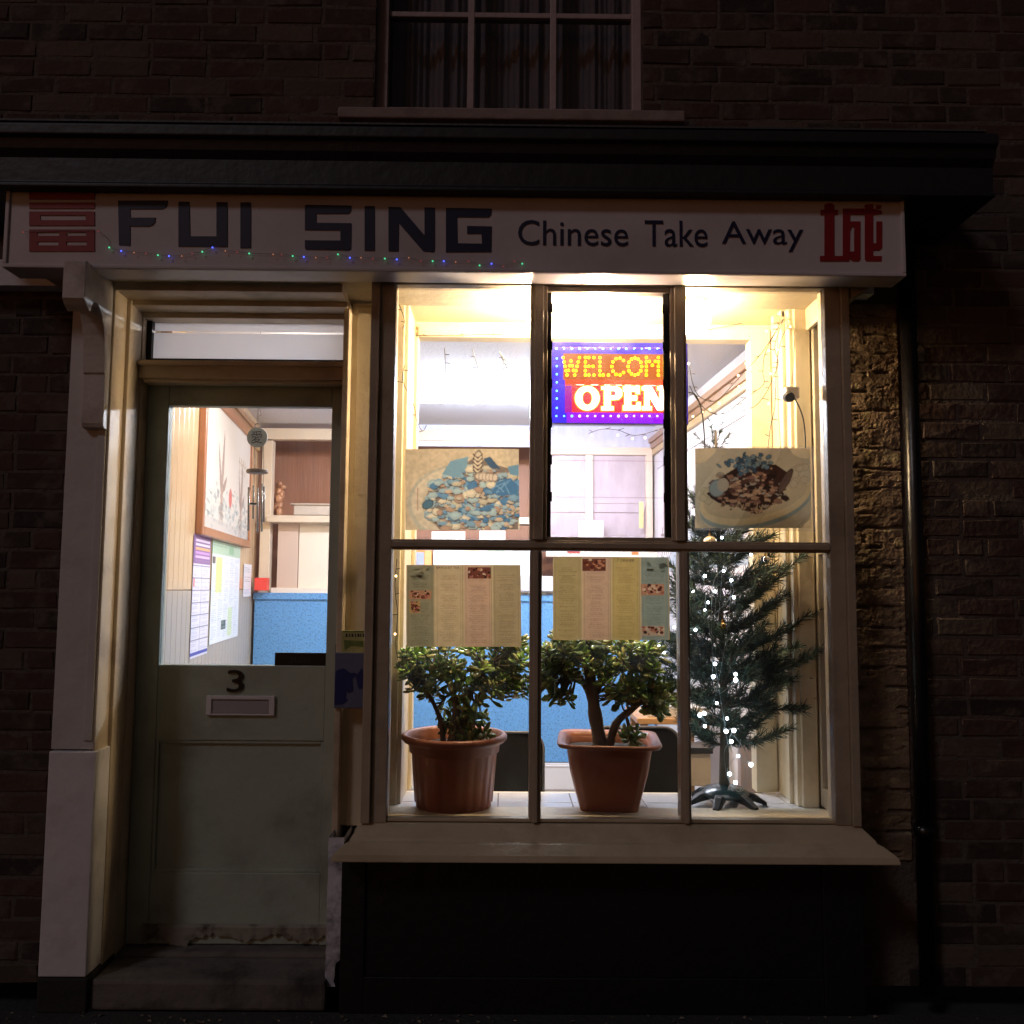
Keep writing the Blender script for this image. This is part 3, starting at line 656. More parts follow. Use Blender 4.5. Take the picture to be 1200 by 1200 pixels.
# food poster, right: oval boat dish with dark meat and blue garnish
im=Img(201,143,(205,188,152)); im.noise(.12,40)
im.ell(104,98,98,44,-.22,(150,165,160)); im.ell(104,90,98,44,-.22,(225,200,145)); im.ell(104,84,92,38,-.22,(205,182,138))
for k in range(9):
    im.ell(168+random.uniform(-6,22),38+random.uniform(-4,30),7,7,0,(205,185,145),edge=(130,120,100),ew=.1)
for k in range(8): im.ell(20+random.uniform(-6,14),80+random.uniform(-14,24),7,7,0,(200,182,140),edge=(130,120,100),ew=.1)
im.poly([(25,88),(45,52),(70,36),(100,28),(140,30),(162,45),(158,70),(130,105),(105,118),(70,104),(40,98)],(62,36,30))
cols=[(90,55,42),(150,105,78),(175,130,95),(60,34,30),(120,80,60),(190,150,112),(45,28,26),(140,95,80),(165,150,130)]
for i in range(240):
    x=random.gauss(95,32); y=random.gauss(72,20)
    if not(26<x<160 and 34<y<116) or (x-95)**2/70**2+(y-72)**2/46**2>1: continue
    r=random.uniform(2.5,9); a0=random.uniform(0,6); nn=random.randint(4,7); pl=[(x+r*math.cos(a0+k*6.283/nn)*random.uniform(.6,1.2),y+r*.6*math.sin(a0+k*6.283/nn)*random.uniform(.6,1.2)) for k in range(nn)]; im.poly([(p_[0]+.5,p_[1]+1.2) for p_ in pl],(42,25,22),.8); im.poly(pl,random.choice(cols))
for i in range(30): x=random.uniform(40,140); im.line(x,100+random.uniform(-6,12),x+random.uniform(-9,9),108+random.uniform(-4,14),(215,180,130),.6,.8)
im.ell(38,72,14,16,.3,(140,155,155),edge=(80,80,80),ew=.1); im.ell(48,66,10,12,0,(180,165,140))
for i in range(70):
    x=random.gauss(96,18); y=random.gauss(26,9)+abs(x-96)*.1; im.ell(x,y,random.uniform(2,6),random.uniform(2,5),random.uniform(0,3),random.choice([(70,100,120),(95,130,148),(55,80,100),(120,145,150)]),edge=(40,55,70),ew=.2)
im.ell(156,60,7,26,.5,(105,80,68),edge=(50,35,32)); im.noise(.12,3)
a=tag(sheet('food_poster',im,*pcorn(815,525,950,619,.012),PAPER),'faded food poster of dark meat on an oval dish inside the upper right pane','poster','food posters')
MB().box(P(815,571,.013).x-.004,P(950,571,.013).x+.014,.013,.0145,P(880,622,.013).z,P(880,523,.013).z).obj('backing_film',glassmat('clear_film',(.9,.88,.85),dirt=.08),a)

# menu sheets: four columns each
def menu(cols_, pics, name, corners, label, heads):
    im=Img(260,190,(214,190,150)); W4=260/4
    for k,(c,tc) in enumerate(cols_):
        x0=k*W4; im.rect(x0+2,0,x0+W4-3,190,c); im.rect(x0+W4-2.5,0,x0+W4-1,190,(150,125,100),.5); im.rect(x0+5,6,x0+5.8,184,(120,95,75),.4); im.rect(x0+W4-7,6,x0+W4-6,184,(120,95,75),.4)
        y=24
        while y<180:
            n=random.randint(4,9); im.words(x0+9,y,x0+W4-12,min(y+n*2.6,184),tc,2.6,.75,.95,center=True); y+=n*2.6+5
    for (x,y,w_,h_,base) in pics:
        im.rect(x,y,x+w_,y+h_,base)
        for i in range(26):
            px_,py_=x+random.uniform(3,w_-3),y+random.uniform(2,h_-2); r=random.uniform(1.5,4.5)
            im.ell(px_,py_,min(r,px_-x,x+w_-px_),min(r*.7,py_-y,y+h_-py_)+.3,0,random.choice([(90,30,25),(165,95,80),(215,180,160),(60,25,22),(185,120,90),(120,50,40)]))
    im.noise(.12,9); im.noise(.1,2)
    o=sheet(name,im,*corners,PAPER); tl,tr,bl=corners; w_=(tr-tl).length; h_=(tl-bl).length
    ink=mat('menu_ink',(.10,.05,.04),.7)
    for s__,fx,fw,fz,fh in heads:
        text(s__,o,'heading',ink,tl.x+w_*fx,tl.z-h_*fz-h_*fh,tl.y-.0012,width=w_*fw,height=h_*fh,ext=.0002)
    return tag(o,label,'menu','menus in the window')
TAN=(214,188,150); PK=(214,172,150); YE=(206,178,104); BL=(140,160,168)
im_l=[((150,146,122),(80,75,62)),(TAN,(140,100,75)),(PK,(140,90,75)),((184,162,126),(110,90,65))]
m1=menu(im_l,[(7,60,50,20,(190,130,100)),(140,6,52,26,(120,60,50)),(8,84,24,28,(190,150,80))],'menu_sheet',pcorn(476,662,610,758,.010),'four column takeaway menu sheet with a dark first column taped inside the lower left pane',[('BANQUET TEA',.265,.20,.015,.034)])
m2=menu([((186,164,112),(110,90,55)),(PK,(140,90,75)),(YE,(140,110,60)),((140,158,160),(95,100,105))],[(66,4,52,28,(110,55,45)),(196,62,52,26,(190,130,105)),(196,158,52,22,(190,160,150))],'menu_sheet',pcorn(648,653,784,750,.010),'menu sheet with a yellow third and blue grey last column in the middle pane',[('SET DINNER',.52,.18,.015,.034)])
for o,fx in ((m1,.02),(m2,.775)):                                 # brush-lettered block at the top of the cover column
    v=o.data.vertices; tl=Vector(v[0].co); 
    mk=MB(); 
    for q in range(9):
        xx=tl.x+.42*fx+random.uniform(.0,.07); zz=tl.z-.015-random.uniform(0,.03)
        mk.tube(crv([(xx,tl.y-.0012,zz),(xx+random.uniform(.004,.014),tl.y-.0012,zz+random.uniform(-.006,.006)),(xx+random.uniform(.01,.02),tl.y-.0012,zz+random.uniform(-.01,.004))],3),.0021,5)
    mk.obj('brush_mark',NAVY,o)

# ------------------------------------------------------------------ counter and serving screen
CN=empty('counter','tall blue speckled serving counter with white skirting across the back of the shop','counter')
BLUE=mat('blue_speckle',(.13,.36,.72),.5,noise=.25,nscale=60,dark=(.03,.06,.2),dscale=80,damt=.9)
MB().box(-1.70,1.02,2.95,3.40,.33,1.40).obj('front_panel',BLUE,CN)
MB().box(-1.71,1.02,2.935,3.42,1.40,1.445).obj('worktop',BLUE,CN,bevel=.004)
MB().box(-1.70,1.02,2.93,2.95,.15,.325).box(-1.7,1.02,2.925,2.95,.30,.31).obj('skirting',mat('white_skirting',(.75,.75,.8),.4),CN,bevel=.004)
SC=empty('serving_screen','cream and brown timber serving screen with posts and a shelf standing on the blue counter','serving screen')
PALE=mat('screen_cream',(.74,.62,.48),.4,noise=.2,nscale=4,bump=.1); Ys=2.99
t=MB(); 
def sb(a,b,c_,d_,y0=Ys,y1=Ys+.08,m=0): t.pbox(a,b,c_,d_,y0,y1,m)
sb(305,503,640,516); sb(305,516,317,697); sb(640,524,790,533)
sb(686,533,695,640); sb(757,533,765,640); sb(769,533,772,640)
t.box(P(640,500,Ys).x,P(790,500,Ys).x,Ys,Ys+.08,1.447,1.50)
t.obj('post_frame',PALE,SC,bevel=.004)
t=MB(); sb(312,605,640,613,Ys-.08,Ys+.1); t.obj('shelf',PALE,SC,bevel=.004)
t=MB(); sb(350,613,392,690,Ys+.03,Ys+.05); sb(325,613,349,690,Ys+.02,Ys+.03,1); sb(317,690,640,697,Ys-.03,Ys+.06); t.obj('hatch_panel',[mat('hatch_cream',(.85,.76,.64),.5,noise=.1),mat('hatch_painted_shadow',(.62,.48,.40),.5)],SC,bevel=.002)  # darker strip beside the cream panel paints the shadow band
t=MB(); sb(695,533,757,590,Ys+.03,Ys+.04); sb(640,533,686,600,Ys+.03,Ys+.04); sb(640,601,757,636,Ys+.034,Ys+.044); sb(695,590.5,757,600.5,Ys+.033,Ys+.043); t.obj('grey_panel',mat('lilac_board',(.50,.43,.46),.4,noise=.5,nscale=10,bump=.5,bscale=30,stretch=(1,1,.4)),SC)
def mini(name,x0,y0,x1,y1,Y,bg,ink,label,cat,group=None,W_=30,H_=40,th=.004,blocks=()):
    im=Img(W_,H_,bg); im.words(2,3,W_-2,H_-2,ink,3,.7,.8)
    for bx in blocks: im.rect(*bx)
    tl,tr,bl=pcorn(x0,y0,x1,y1,Y); o=sheet(name,im,tl,tr,bl,PAPERW)
    MB().box(tl.x,tr.x,Y+.0008,Y+th,bl.z,tl.z).obj('backing',mat('card',(.7,.68,.66),.7),o); return tag(o,label,cat,group)
mini('notice',678,610,707,631,2.95,(240,238,250),(130,120,150),'small white notice on the serving screen behind the bottom louvre blade','notice',W_=46,H_=34)
mini('card_strip',749,588,754,619,2.96,(235,220,150),(120,80,60),'narrow yellow strip of card hanging on the right hand screen post','card strip',W_=14,H_=60)
mini('notice',506,623,545,640,2.9,(250,248,245),(150,140,150),'white sheet of paper on the counter edge below the seafood poster','notice',W_=46,H_=24)
mini('notice',562,622,592,640,2.9,(250,246,250),(120,90,160),'white leaflet with purple writing showing below the seafood poster beside the wider sheet','notice',W_=46,H_=24)
mini('picture_card',480,643,506,672,2.6,(225,140,60),(120,130,150),'orange picture card seen above the left menu sheet','picture card',W_=46,H_=40,blocks=((14,6,30,26,(150,160,185)),(32,2,44,30,(235,170,120))))
mini('notice_board',508,640,622,694,2.92,(238,240,246),(235,240,215),'long white notice board with pale green and yellow patches behind the left menu sheet','notice board',W_=90,H_=50,blocks=((28,2,42,30,(235,235,200)),(50,2,66,40,(205,235,195)),(70,4,86,44,(225,240,245))))
mini('notice_board',640,636,790,652,2.92,(226,220,205),(110,90,80),'strip of small pictures and notices along the counter above the middle menu sheet','notice board',W_=150,H_=16,blocks=((25,1,40,12,(160,60,60)),(60,1,68,8,(190,40,60)),(100,2,108,14,(200,120,70)),(120,1,128,12,(225,200,190)),(130,0,138,14,(200,110,70))))
t=MB(); t.pbox(606,675,650,693,2.90,2.94); tag(t.obj('ledge_box',mat('grey_plastic',(.55,.56,.62),.5),bevel=.004),'grey box standing on the counter end between the two menu sheets','box')
# things in the niche through the door
t=MB(); q=P(326,604,3.12); 
for i in range(12): t.ball((q.x+random.uniform(-.03,.03),3.12+random.uniform(-.03,.03),q.z+.03+.018*i+random.uniform(-.01,.01)),.042*(1-.05*i),7,0,(random.uniform(.6,1.3),.7,random.uniform(.7,1.3)))
fig=t.obj('carved_ornament',mat('carved_wood',(.50,.24,.12),.35,noise=.5,nscale=30),smooth=True); tag(fig,'small carved brown wooden ornament on the shelf seen through the door glass','ornament')
t=MB(); a=P(345,592,3.1); b=P(392,604,3.1); t.box(a.x,b.x+.1,3.08,3.3,b.z,a.z); t.box(a.x-.02,b.x+.1,3.06,3.32,a.z,a.z+.01)
tag(t.obj('paper_stack',mat('pale_paper',(.6,.52,.44),.7,noise=.3,nscale=20),bevel=.004),'pale stack of folded paper on the shelf right of the carved ornament','paper stack')
t=MB(); t.pbox(298,677,312,692,2.84,2.92); tag(t.obj('collection_box',mat('red_card',(.75,.05,.03),.4),bevel=.004),'small red box on the left wall end of the blue counter','box')
t=MB(); a=P(286,679,2.80)

# ------------------------------------------------------------------ left wall: framed picture, menus, note
def wallsheet(name,img,c4,off,label,cat,group=None,parent=None):
    s0,z0,s1,z1=c4
    f=lambda s,z: LO+LE*s+LN*off+Vector((0,0,z))
    o=sheet(name,img,f(s0,z1),f(s1,z1),f(s0,z0),PAPERW,parent)
    return tag(o,label,cat,group) if label else o
sL,zb1=hl(236,617,.02); sR,zb2=hl(290,633,.02); _,ztp=hl(290,512,.02)
pz0=(zb1+zb2)/2; pz1=ztp
FRM=mat('picture_frame_wood',(.40,.17,.08),.3,noise=.3,nscale=20)
PC=empty('framed_picture','large framed picture of pale brown birds over reeds on the left inner wall','picture')
t=MB(); w_=.045
t.box(sL-w_,sL,.0,.035,pz0-w_,pz1+w_); t.box(sR,sR+w_*.6,.0,.035,pz0-w_,pz1+w_); t.box(sL,sR,0,.035,pz0-w_,pz0); t.box(sL,sR,0,.035,pz1,pz1+w_)
local(t,LO,LE,LN).obj('frame',FRM,PC,bevel=.006)
im=Img(150,150,(222,214,204)); im.noise(.1,30)
for i in range(260):
    x=random.uniform(0,150); y=random.gauss(118,16)
    if y<88+8*math.sin(x*.07) or y>149: continue
    im.ell(x,y,random.uniform(1.5,6),random.uniform(.8,3),random.uniform(0,3),random.choice([(150,165,165),(180,190,188),(120,135,138),(205,208,204)]),.6)
for bx,by,s_ in ((52,70,1.0),(118,80,.85)):
    for x_,y_,w0 in ((-13,-44,3.2),(4,-66,3.6),(15,-8,4.2),(-8,-6,3)):
        ex,ey=bx+x_*s_,by+y_*s_+14
        im.poly([(bx-1.5,by+34),(bx+(ex-bx)*.45-w0,by+34+(ey-by-34)*.45),(bx+(ex-bx)*.8-w0*.6,by+34+(ey-by-34)*.8),(ex,ey),(bx+(ex-bx)*.75+w0*.6,by+34+(ey-by-34)*.7),(bx+(ex-bx)*.45+w0,by+34+(ey-by-34)*.4),(bx+1.5,by+34)],random.choice([(160,138,126),(148,125,115)]),.85)
    im.poly([(bx-3,by+26),(bx+3,by+24),(bx+4,by+44),(bx-3,by+48)],(175,150,135),.9)
    for k in range(6): im.line(bx-4+k*1.6,by+44,bx-6+k*2.4,by+70,(140,125,115),.6,.8)
im.ell(80,102,5,13,0,(200,95,85),.9)
for k in range(4): im.line(108+7*k,40,109+7*k,60,(170,150,120),.8,.8); im.line(106+7*k,46+3*(k%2),112+7*k,46,(170,150,120),.7,.8)
im.rect(0,136,150,150,(176,176,176),.5)
wallsheet('picture',im,(sL,pz0,sR,pz1),.02,None,None,parent=PC)
def wl_rect(px0,px1,pyt,pyb,off=.004):
    s0,_=hl(px0,(pyt+pyb)/2,off); s1,_=hl(px1,(pyt+pyb)/2,off); m_=(px0+px1)/2
    return s0,hl(m_,pyb,off)[1],s1,hl(m_,pyt,off)[1]
im=Img(70,150,(235,235,250)); im.rect(0,0,70,36,(140,105,160))
for k,c_ in enumerate([(235,225,245),(240,235,250),(245,190,130),(205,160,225),(225,200,240),(150,120,170)]): im.rect(8,6+5*k,66,9+5*k,c_)
for k in range(7):
    y=38+15*k; im.rect(1,y,69,y+.9,(90,90,140)); im.words(4,y+2,33,y+13,(130,130,190),2.6,.6,.8); im.words(38,y+2,67,y+13,(130,130,190),2.6,.6,.8)
im.rect(34.5,36,35.5,143,(90,90,140)); im.rect(0,0,1.5,150,(110,100,170)); im.rect(0,143,70,147,(70,75,170)); im.rect(4,54,8,64,(220,70,50))
wallsheet('price_list',im,wl_rect(225,245,627,768),.004,'purple headed price list pinned on the left wall under the framed picture','price list','sheets pinned on the left wall')
im=Img(90,150,(238,245,250)); im.rect(0,0,90,20,(186,214,190)); im.words(4,3,84,18,(70,140,90),4,.8)
im.rect(50,3,66,17,(150,196,160)); im.rect(12,24,30,76,(225,235,120),.8); im.rect(2,24,10,34,(90,80,60))
for k in range(5): im.words(4+17*k,24,18+17*k,144,(125,150,205),2.8,.55,.92)
im.rect(32,118,46,132,(70,90,90)); im.words(33,119,45,131,(240,240,200),3); im.rect(52,100,66,144,(200,230,130),.5)
wallsheet('price_list',im,wl_rect(247,280,636,750),.005,'green headed price list pinned on the left wall right of the purple one','price list','sheets pinned on the left wall')
im=Img(30,70,(245,245,250)); im.words(3,8,27,20,(90,110,150),3,.8); im.words(3,28,27,40,(80,110,110),3,.9); im.words(3,48,27,66,(120,130,190),3,.7)
wallsheet('note',im,wl_rect(285.5,294.5,661,699),.004,'small white printed note on the left wall near the blue counter','note')

# right wall mural seen past the sign
sA,_=hr(876,500,.01); sB,_=hr(806,500,.01); _,za=hr(850,480,.01)
im=Img(220,120,(236,226,230)); im.noise(.08,30)
def mount(x0,x1,base,pk,c_):
    y=base-pk; pts=[(x0,base)]; x=x0
    while x<x1: pts.append((x,base-pk*(math.sin(PI*(x-x0)/(x1-x0)))*random.uniform(.5,1))); x+=4
    im.poly(pts+[(x1,base)],c_,.55)
for k in range(5): mount(30+random.uniform(-20,90),150+random.uniform(0,60),98,random.uniform(25,60),random.choice([(140,160,180),(165,180,195),(110,135,155)]))
for k in range(5): 
    im.line(182+6*k,58,183+6*k,82,(120,100,90),.9,.8); im.line(180+6*k,64+3*(k%2),186+6*k,64,(120,100,90),.8,.8)
f=lambda s,z: RO+RE*s+RN*.012+Vector((0,0,z))
o=sheet('mural_picture',im,f(.05,2.30),f(2.3,2.30),f(.05,1.45),PAPERW)
t=MB(); t.box(.02,2.33,0,.010,1.42,2.33); t.box(.02,2.33,.010,.018,1.42,1.447); t.box(.02,2.33,.010,.018,2.303,2.33)
local(t,RO,RE,RN).obj('mount',mat('pale_mount',(.66,.63,.66),.6),o)
tag(o,'long white painted mural of misty blue mountains on the right inner wall','picture')

# ------------------------------------------------------------------ lamps
BULBM=glow('bulb_light',(1,.74,.44),560)
LG=empty('globe_lamp','round glowing lamp on the ceiling of the display window beside the sign','lamp')
g=P(813,374,.14); 
MB().ball(tuple(g),.064,24).obj('globe',glow('globe_light',(1,.70,.38),150),LG,smooth=True)
MB().lathe([(.05,0),(.055,.02),(.03,.03),(.03,.6)],(g.x,g.y,g.z+.06),20).obj('fitting',CREAMIN,LG)
vs_=LG.children[1].data
for v in vs_.vertices: v.co.z=min(v.co.z,ZC-.001)
for bx_,lab_ in ((629,'bright warm bulb hanging behind the left mullion of the display window'),(703,'bright warm bulb hanging behind the louvre window above the LED board')):
    LG2=empty('bulb_lamp',lab_,'lamp',group='bulbs over the display'); g=P(bx_,374,.125)
    MB().ball(tuple(g),.042,20).obj('bulb',BULBM,LG2,smooth=True)
    MB().tube([(g.x,g.y,g.z+.04),(g.x,g.y,ZC-.001)],.016,12).obj('holder',CREAMIN,LG2)
TB=empty('ceiling_light','long white strip light on the shop ceiling behind the upper left pane','ceiling light')
MB().box(-.62,.62,1.815,1.845,2.585,2.619).obj('housing',mat('white_metal',(.8,.8,.8),.4),TB,bevel=.004)
MB().tube([(-.60,1.785,2.56),(.60,1.785,2.56)],.017,12).tube([(-.60,1.875,2.56),(.60,1.875,2.56)],.017,12).obj('tube',glow('tube_light',(.80,.87,1),190),TB)
TB2=empty('ceiling_light','round white light on the shop ceiling inside the door','ceiling light')
MB().lathe([(.0,-.07),(.07,-.065),(.12,-.04),(.13,-.005)],(-.95,1.0,2.62),28).obj('diffuser',glow('round_light',(1,.88,.74),60),TB2,smooth=True)
MB().lathe([(.13,-.012),(.14,-.012),(.14,-.001),(.0,-.001)],(-.95,1.0,2.62),28).obj('rim',mat('lamp_rim',(.8,.8,.8),.4),TB2)
# ================================================================== LED SIGN
LS=empty('led_sign','lit LED board with blue border reading WELCOME over OPEN behind the louvre blades','sign')
YL=.085; LK=1
a,b,c_=P(646,400,YL),P(806,400,YL),P(700,497,YL); lx0_,lx1_,lz0,lz1=a.x,b.x,c_.z,P(700,401,YL).z
MB().box(lx0_,lx1_,YL+.001,YL+.022,lz0,lz1).obj('case',mat('led_case',(.02,.02,.16),.3),LS,bevel=.003)
def panel(name,x0,y0,x1,y1,dy,col,e,s_):  # emissive sheet that paints the LEDs' halo onto the dark board
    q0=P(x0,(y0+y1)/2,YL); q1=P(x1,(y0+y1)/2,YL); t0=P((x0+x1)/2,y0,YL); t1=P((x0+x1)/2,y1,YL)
    MB().box(q0.x,q1.x,YL-dy,YL,t1.z,t0.z).obj(name,mat(name+'_bloom',col,.35,emis=e,estr=s_),LS)
panel('border_halo',647,402,805,496,.002,(.02,.02,.4),(.05,.02,1),1.1)
panel('upper_halo',660,415,798,446,.004,(.20,.05,.02),(.80,.16,.0),.75)
panel('middle_halo',662,446,798,453,.004,(.6,.05,.02),(1,.07,.01),1.3)
panel('lower_halo',670,453,798,484,.004,(.5,.02,.05),(1,.03,.05),1.15)
panel('foot_halo',664,484,805,496,.003,(.2,.01,.4),(.33,.0,1),1.15); panel('side_halo',662,453,670,484,.003,(.3,.02,.4),(.55,.0,.45),.9)
def dotled(pts,name,m,r):
    mb=MB()
    for x,y in pts: q=P(x,y,YL-.007); mb.ball((q.x,q.y,q.z),r,8)
    return mb.obj(name,m,LS,smooth=True)
YEL=glow('led_yellow',(1,.62,.0),7); WHT=glow('led_white_red',(1,.74,.45),12); HALO=glow('led_orange_halo',(1,.36,.02),2.6)  # HALO: orange glow painted round the OPEN letters
def seg(p,q,n): return [(p[0]+(q[0]-p[0])*i/(n-1),p[1]+(q[1]-p[1])*i/(n-1)) for i in range(n)]
def arc(cx,cy,rx,ry,a0,a1,n): return [(cx+rx*math.cos(math.radians(a0+(a1-a0)*i/(n-1))),cy-ry*math.sin(math.radians(a0+(a1-a0)*i/(n-1)))) for i in range(n)]
T,Bm=419,439.5
Wl=seg((660,T),(664.5,Bm),5)+seg((664.5,Bm),(669,T+4),4)[1:]+seg((669,T+4),(673.5,Bm),4)[1:]+seg((673.5,Bm),(679,T),5)[1:]
El=lambda x:seg((x,T),(x,Bm),5)+seg((x+4,T),(x+10,T),2)+seg((x+4,(T+Bm)/2),(x+9,(T+Bm)/2),2)+seg((x+4,Bm),(x+10,Bm),2)
Ll=seg((703,T),(703,Bm),5)+seg((707,Bm),(713,Bm),2)
Cl=arc(725,429.5,8,10,45,315,9); Ol=arc(744,429.5,8,10,0,330,12)
Ml=seg((757.5,Bm),(757.5,T),5)+seg((757.5,T),(764.5,T+9),3)[1:]+seg((764.5,T+9),(771.5,T),3)[1:]+seg((771.5,T),(771.5,Bm),5)[1:]
for pts in (Wl,El(686),Ll,Cl,Ol,Ml,El(780)): dotled(pts,'letter',YEL,.0056)
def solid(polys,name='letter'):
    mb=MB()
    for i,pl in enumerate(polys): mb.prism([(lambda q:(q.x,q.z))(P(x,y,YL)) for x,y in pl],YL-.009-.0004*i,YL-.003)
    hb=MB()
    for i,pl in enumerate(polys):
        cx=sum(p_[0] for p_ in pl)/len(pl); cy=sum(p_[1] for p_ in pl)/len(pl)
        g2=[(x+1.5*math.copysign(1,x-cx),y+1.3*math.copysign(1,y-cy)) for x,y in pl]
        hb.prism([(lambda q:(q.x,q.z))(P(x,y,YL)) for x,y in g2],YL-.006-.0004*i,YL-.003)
    hb.obj('letter_halo',HALO,LS)  # added glowing outline, paints the halo around the letter
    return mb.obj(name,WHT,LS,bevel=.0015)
RR=lambda a,b,c_,e:[(a,b),(c_,b),(c_,e),(a,e)]
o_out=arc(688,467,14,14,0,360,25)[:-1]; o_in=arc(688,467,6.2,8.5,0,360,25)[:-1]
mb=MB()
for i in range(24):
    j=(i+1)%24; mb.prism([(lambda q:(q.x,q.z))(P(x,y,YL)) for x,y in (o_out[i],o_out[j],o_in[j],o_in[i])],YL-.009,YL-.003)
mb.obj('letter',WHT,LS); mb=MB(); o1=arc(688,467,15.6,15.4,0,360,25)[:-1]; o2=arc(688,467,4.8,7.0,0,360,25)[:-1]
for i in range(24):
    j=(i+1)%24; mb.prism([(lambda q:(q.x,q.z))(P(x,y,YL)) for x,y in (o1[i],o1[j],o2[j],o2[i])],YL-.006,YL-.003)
mb.obj('letter_halo',HALO,LS)
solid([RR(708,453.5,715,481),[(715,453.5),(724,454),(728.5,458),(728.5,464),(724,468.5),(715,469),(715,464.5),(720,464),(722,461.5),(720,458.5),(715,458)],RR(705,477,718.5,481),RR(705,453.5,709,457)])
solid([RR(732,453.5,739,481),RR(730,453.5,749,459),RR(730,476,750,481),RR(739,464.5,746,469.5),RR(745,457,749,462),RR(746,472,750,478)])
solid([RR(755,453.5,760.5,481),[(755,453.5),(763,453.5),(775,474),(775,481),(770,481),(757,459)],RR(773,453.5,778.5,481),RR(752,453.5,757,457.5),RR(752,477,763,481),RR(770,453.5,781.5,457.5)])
# border lights: one source each, copied
LB={}
def bl(x,y,k,r):
    key=(k,r)
    if key not in LB: o=MB().ball((0,0,0),r,8).obj('border_light',{'b':glow('led_blue',(.12,.5,1),5),'p':glow('led_pink',(.85,.5,1),5)}[k],LS,smooth=True); LB[key]=o
    else: o=LB[key].copy(); C.objects.link(o); o.parent=LS
    o.location=P(x,y,YL-.004)
big={2,3,8,9}
for i in range(17): bl(652+9.1*i,408.5,'b',.0050 if i%6 in (0,2,3) else .0036)
for i,y in enumerate((420,429,438.5,448,458,467,478)): bl(652.5,y,'b',.0042)
for i in range(17): bl(652+9.1*i,487.5,'b' if i<3 else 'p',.0050 if i%6 in (2,3) else .0038)

# ================================================================== LEAFLET HOLDER ON THE POST
HB=empty('leaflet_holder','small clear and blue leaflet holder fixed on the cream post beside the door lock','leaflet holder')
t=MB(); t.pbox(392,765,427,830,.115,.160); ho=t.obj('box',mat('holder_blue_grey',(.13,.15,.24),.25,noise=.3,nscale=20),HB,bevel=.002)
def ppoly(m,pts,Y,d): m.prism([(lambda q:(q.x,q.z))(P(x,y,Y)) for x,y in pts],Y-d,Y+.0005)
t=MB(); ppoly(t,[(393,787),(398,784),(403,783),(406,785),(411,789),(415,788),(419,790),(424,783),(426,786),(426,806),(421,808),(419,803),(417,792),(413,795),(414,810),(408,812),(406,809),(405,818),(408,820),(402,825),(392,826)],.115,.002)
t.obj('print',mat('holder_dark_blue',(.012,.025,.13),.35),HB)
BK=MB(); BK.pbox(400,739,428,790,.128,.14); bk=BK.obj('booklet',mat('booklet_green',(.50,.50,.20),.5,noise=.7,nscale=30),bevel=.001)
tag(bk,'yellow green folded booklet standing in the blue leaflet holder','booklet')
t=MB()
for i,(a,b) in enumerate(((405,2.2),(409,1.5),(412,2),(416,1.2),(419,2.2),(422,1.5),(425,1.8))): ppoly(t,RR(a,742.5,a+b,746.5),.128,.0008)
t.obj('title',mat('booklet_ink',(.04,.03,.05),.6),bk)
t=MB(); ppoly(t,RR(402,739.5,427,741),.128,.0008); ppoly(t,[(403,750),(426,751),(426,758),(412,757),(404,762)],.128,.0007); t.obj('band',mat('booklet_dark_green',(.16,.22,.05),.6,noise=.6,nscale=60),bk)

# ================================================================== POTS AND PLANTS
POT=mat('terracotta_plastic',(.33,.115,.065),.38,noise=.25,nscale=8,bump=.15,bscale=30,dark=(.45,.24,.18),dscale=6,damt=.35)
SOIL=mat('soil',(.03,.02,.013),.95,bump=1,bscale=60,noise=.5,nscale=20)
LEAFA=mat('jade_leaf',(1,1,1),.28,vcol=True,spec=.5)
BARK=mat('jade_bark',(.16,.12,.075),.75,noise=.5,nscale=18,bump=.8,bscale=40)
def leaf(mb,p,d,up,L,wd,col):
    d=d.normalized(); s=d.cross(up)
    s=s.normalized() if s.length>1e-4 else d.orthogonal().normalized(); n=s.cross(d).normalized(); th=wd*.22
    vs=[p]; 
    for t_,k in ((.28,.55),(.62,1.0),(.88,.7)):
        c_=p+d*L*t_+n*L*.10*t_*t_
        for j in range(6):
            a=PI*j/3; vs.append(c_+s*math.cos(a)*wd*.5*k+n*math.sin(a)*th*k)
    vs.append(p+d*L+n*L*.12)
    fs=[(0,1+j,1+(j+1)%6) for j in range(6)]
    for r_ in (0,1): fs+=[(1+6*r_+j,7+6*r_+j,7+6*r_+(j+1)%6,1+6*r_+(j+1)%6) for j in range(6)]
    fs+=[(13+j,19,13+(j+1)%6) for j in range(6)]
    mb.add(vs,fs,0,col)
JC=[(.10,.15,.035),(.14,.18,.05),(.20,.22,.07),(.07,.12,.03),(.27,.27,.10),(.09,.16,.05)]
def rosette(mb,c_,axis,size,n=5):
    axis=axis.normalized(); u=axis.orthogonal().normalized(); v=axis.cross(u); tw=random.uniform(0,6)
    young=random.random()<.3
    for i in range(n):
        for s_ in (0,1):
            a=tw+i*PI/2+s_*PI+random.uniform(-.25,.25); el=.15+.22*i/n*3+random.uniform(-.15,.15)
            d=(u*math.cos(a)+v*math.sin(a))*math.cos(el)+axis*math.sin(el)
            f_=1-.11*i; col=random.choice(JC)
            if young and i>=n-2: col=(.16,.30,.05)
            k=random.uniform(1.1,1.9)
            leaf(mb,c_-axis*size*.35*(1-i/n*1.2),d,axis,size*f_*random.uniform(.85,1.15),size*.50*f_*random.uniform(.85,1.1),tuple(x*k for x in col))
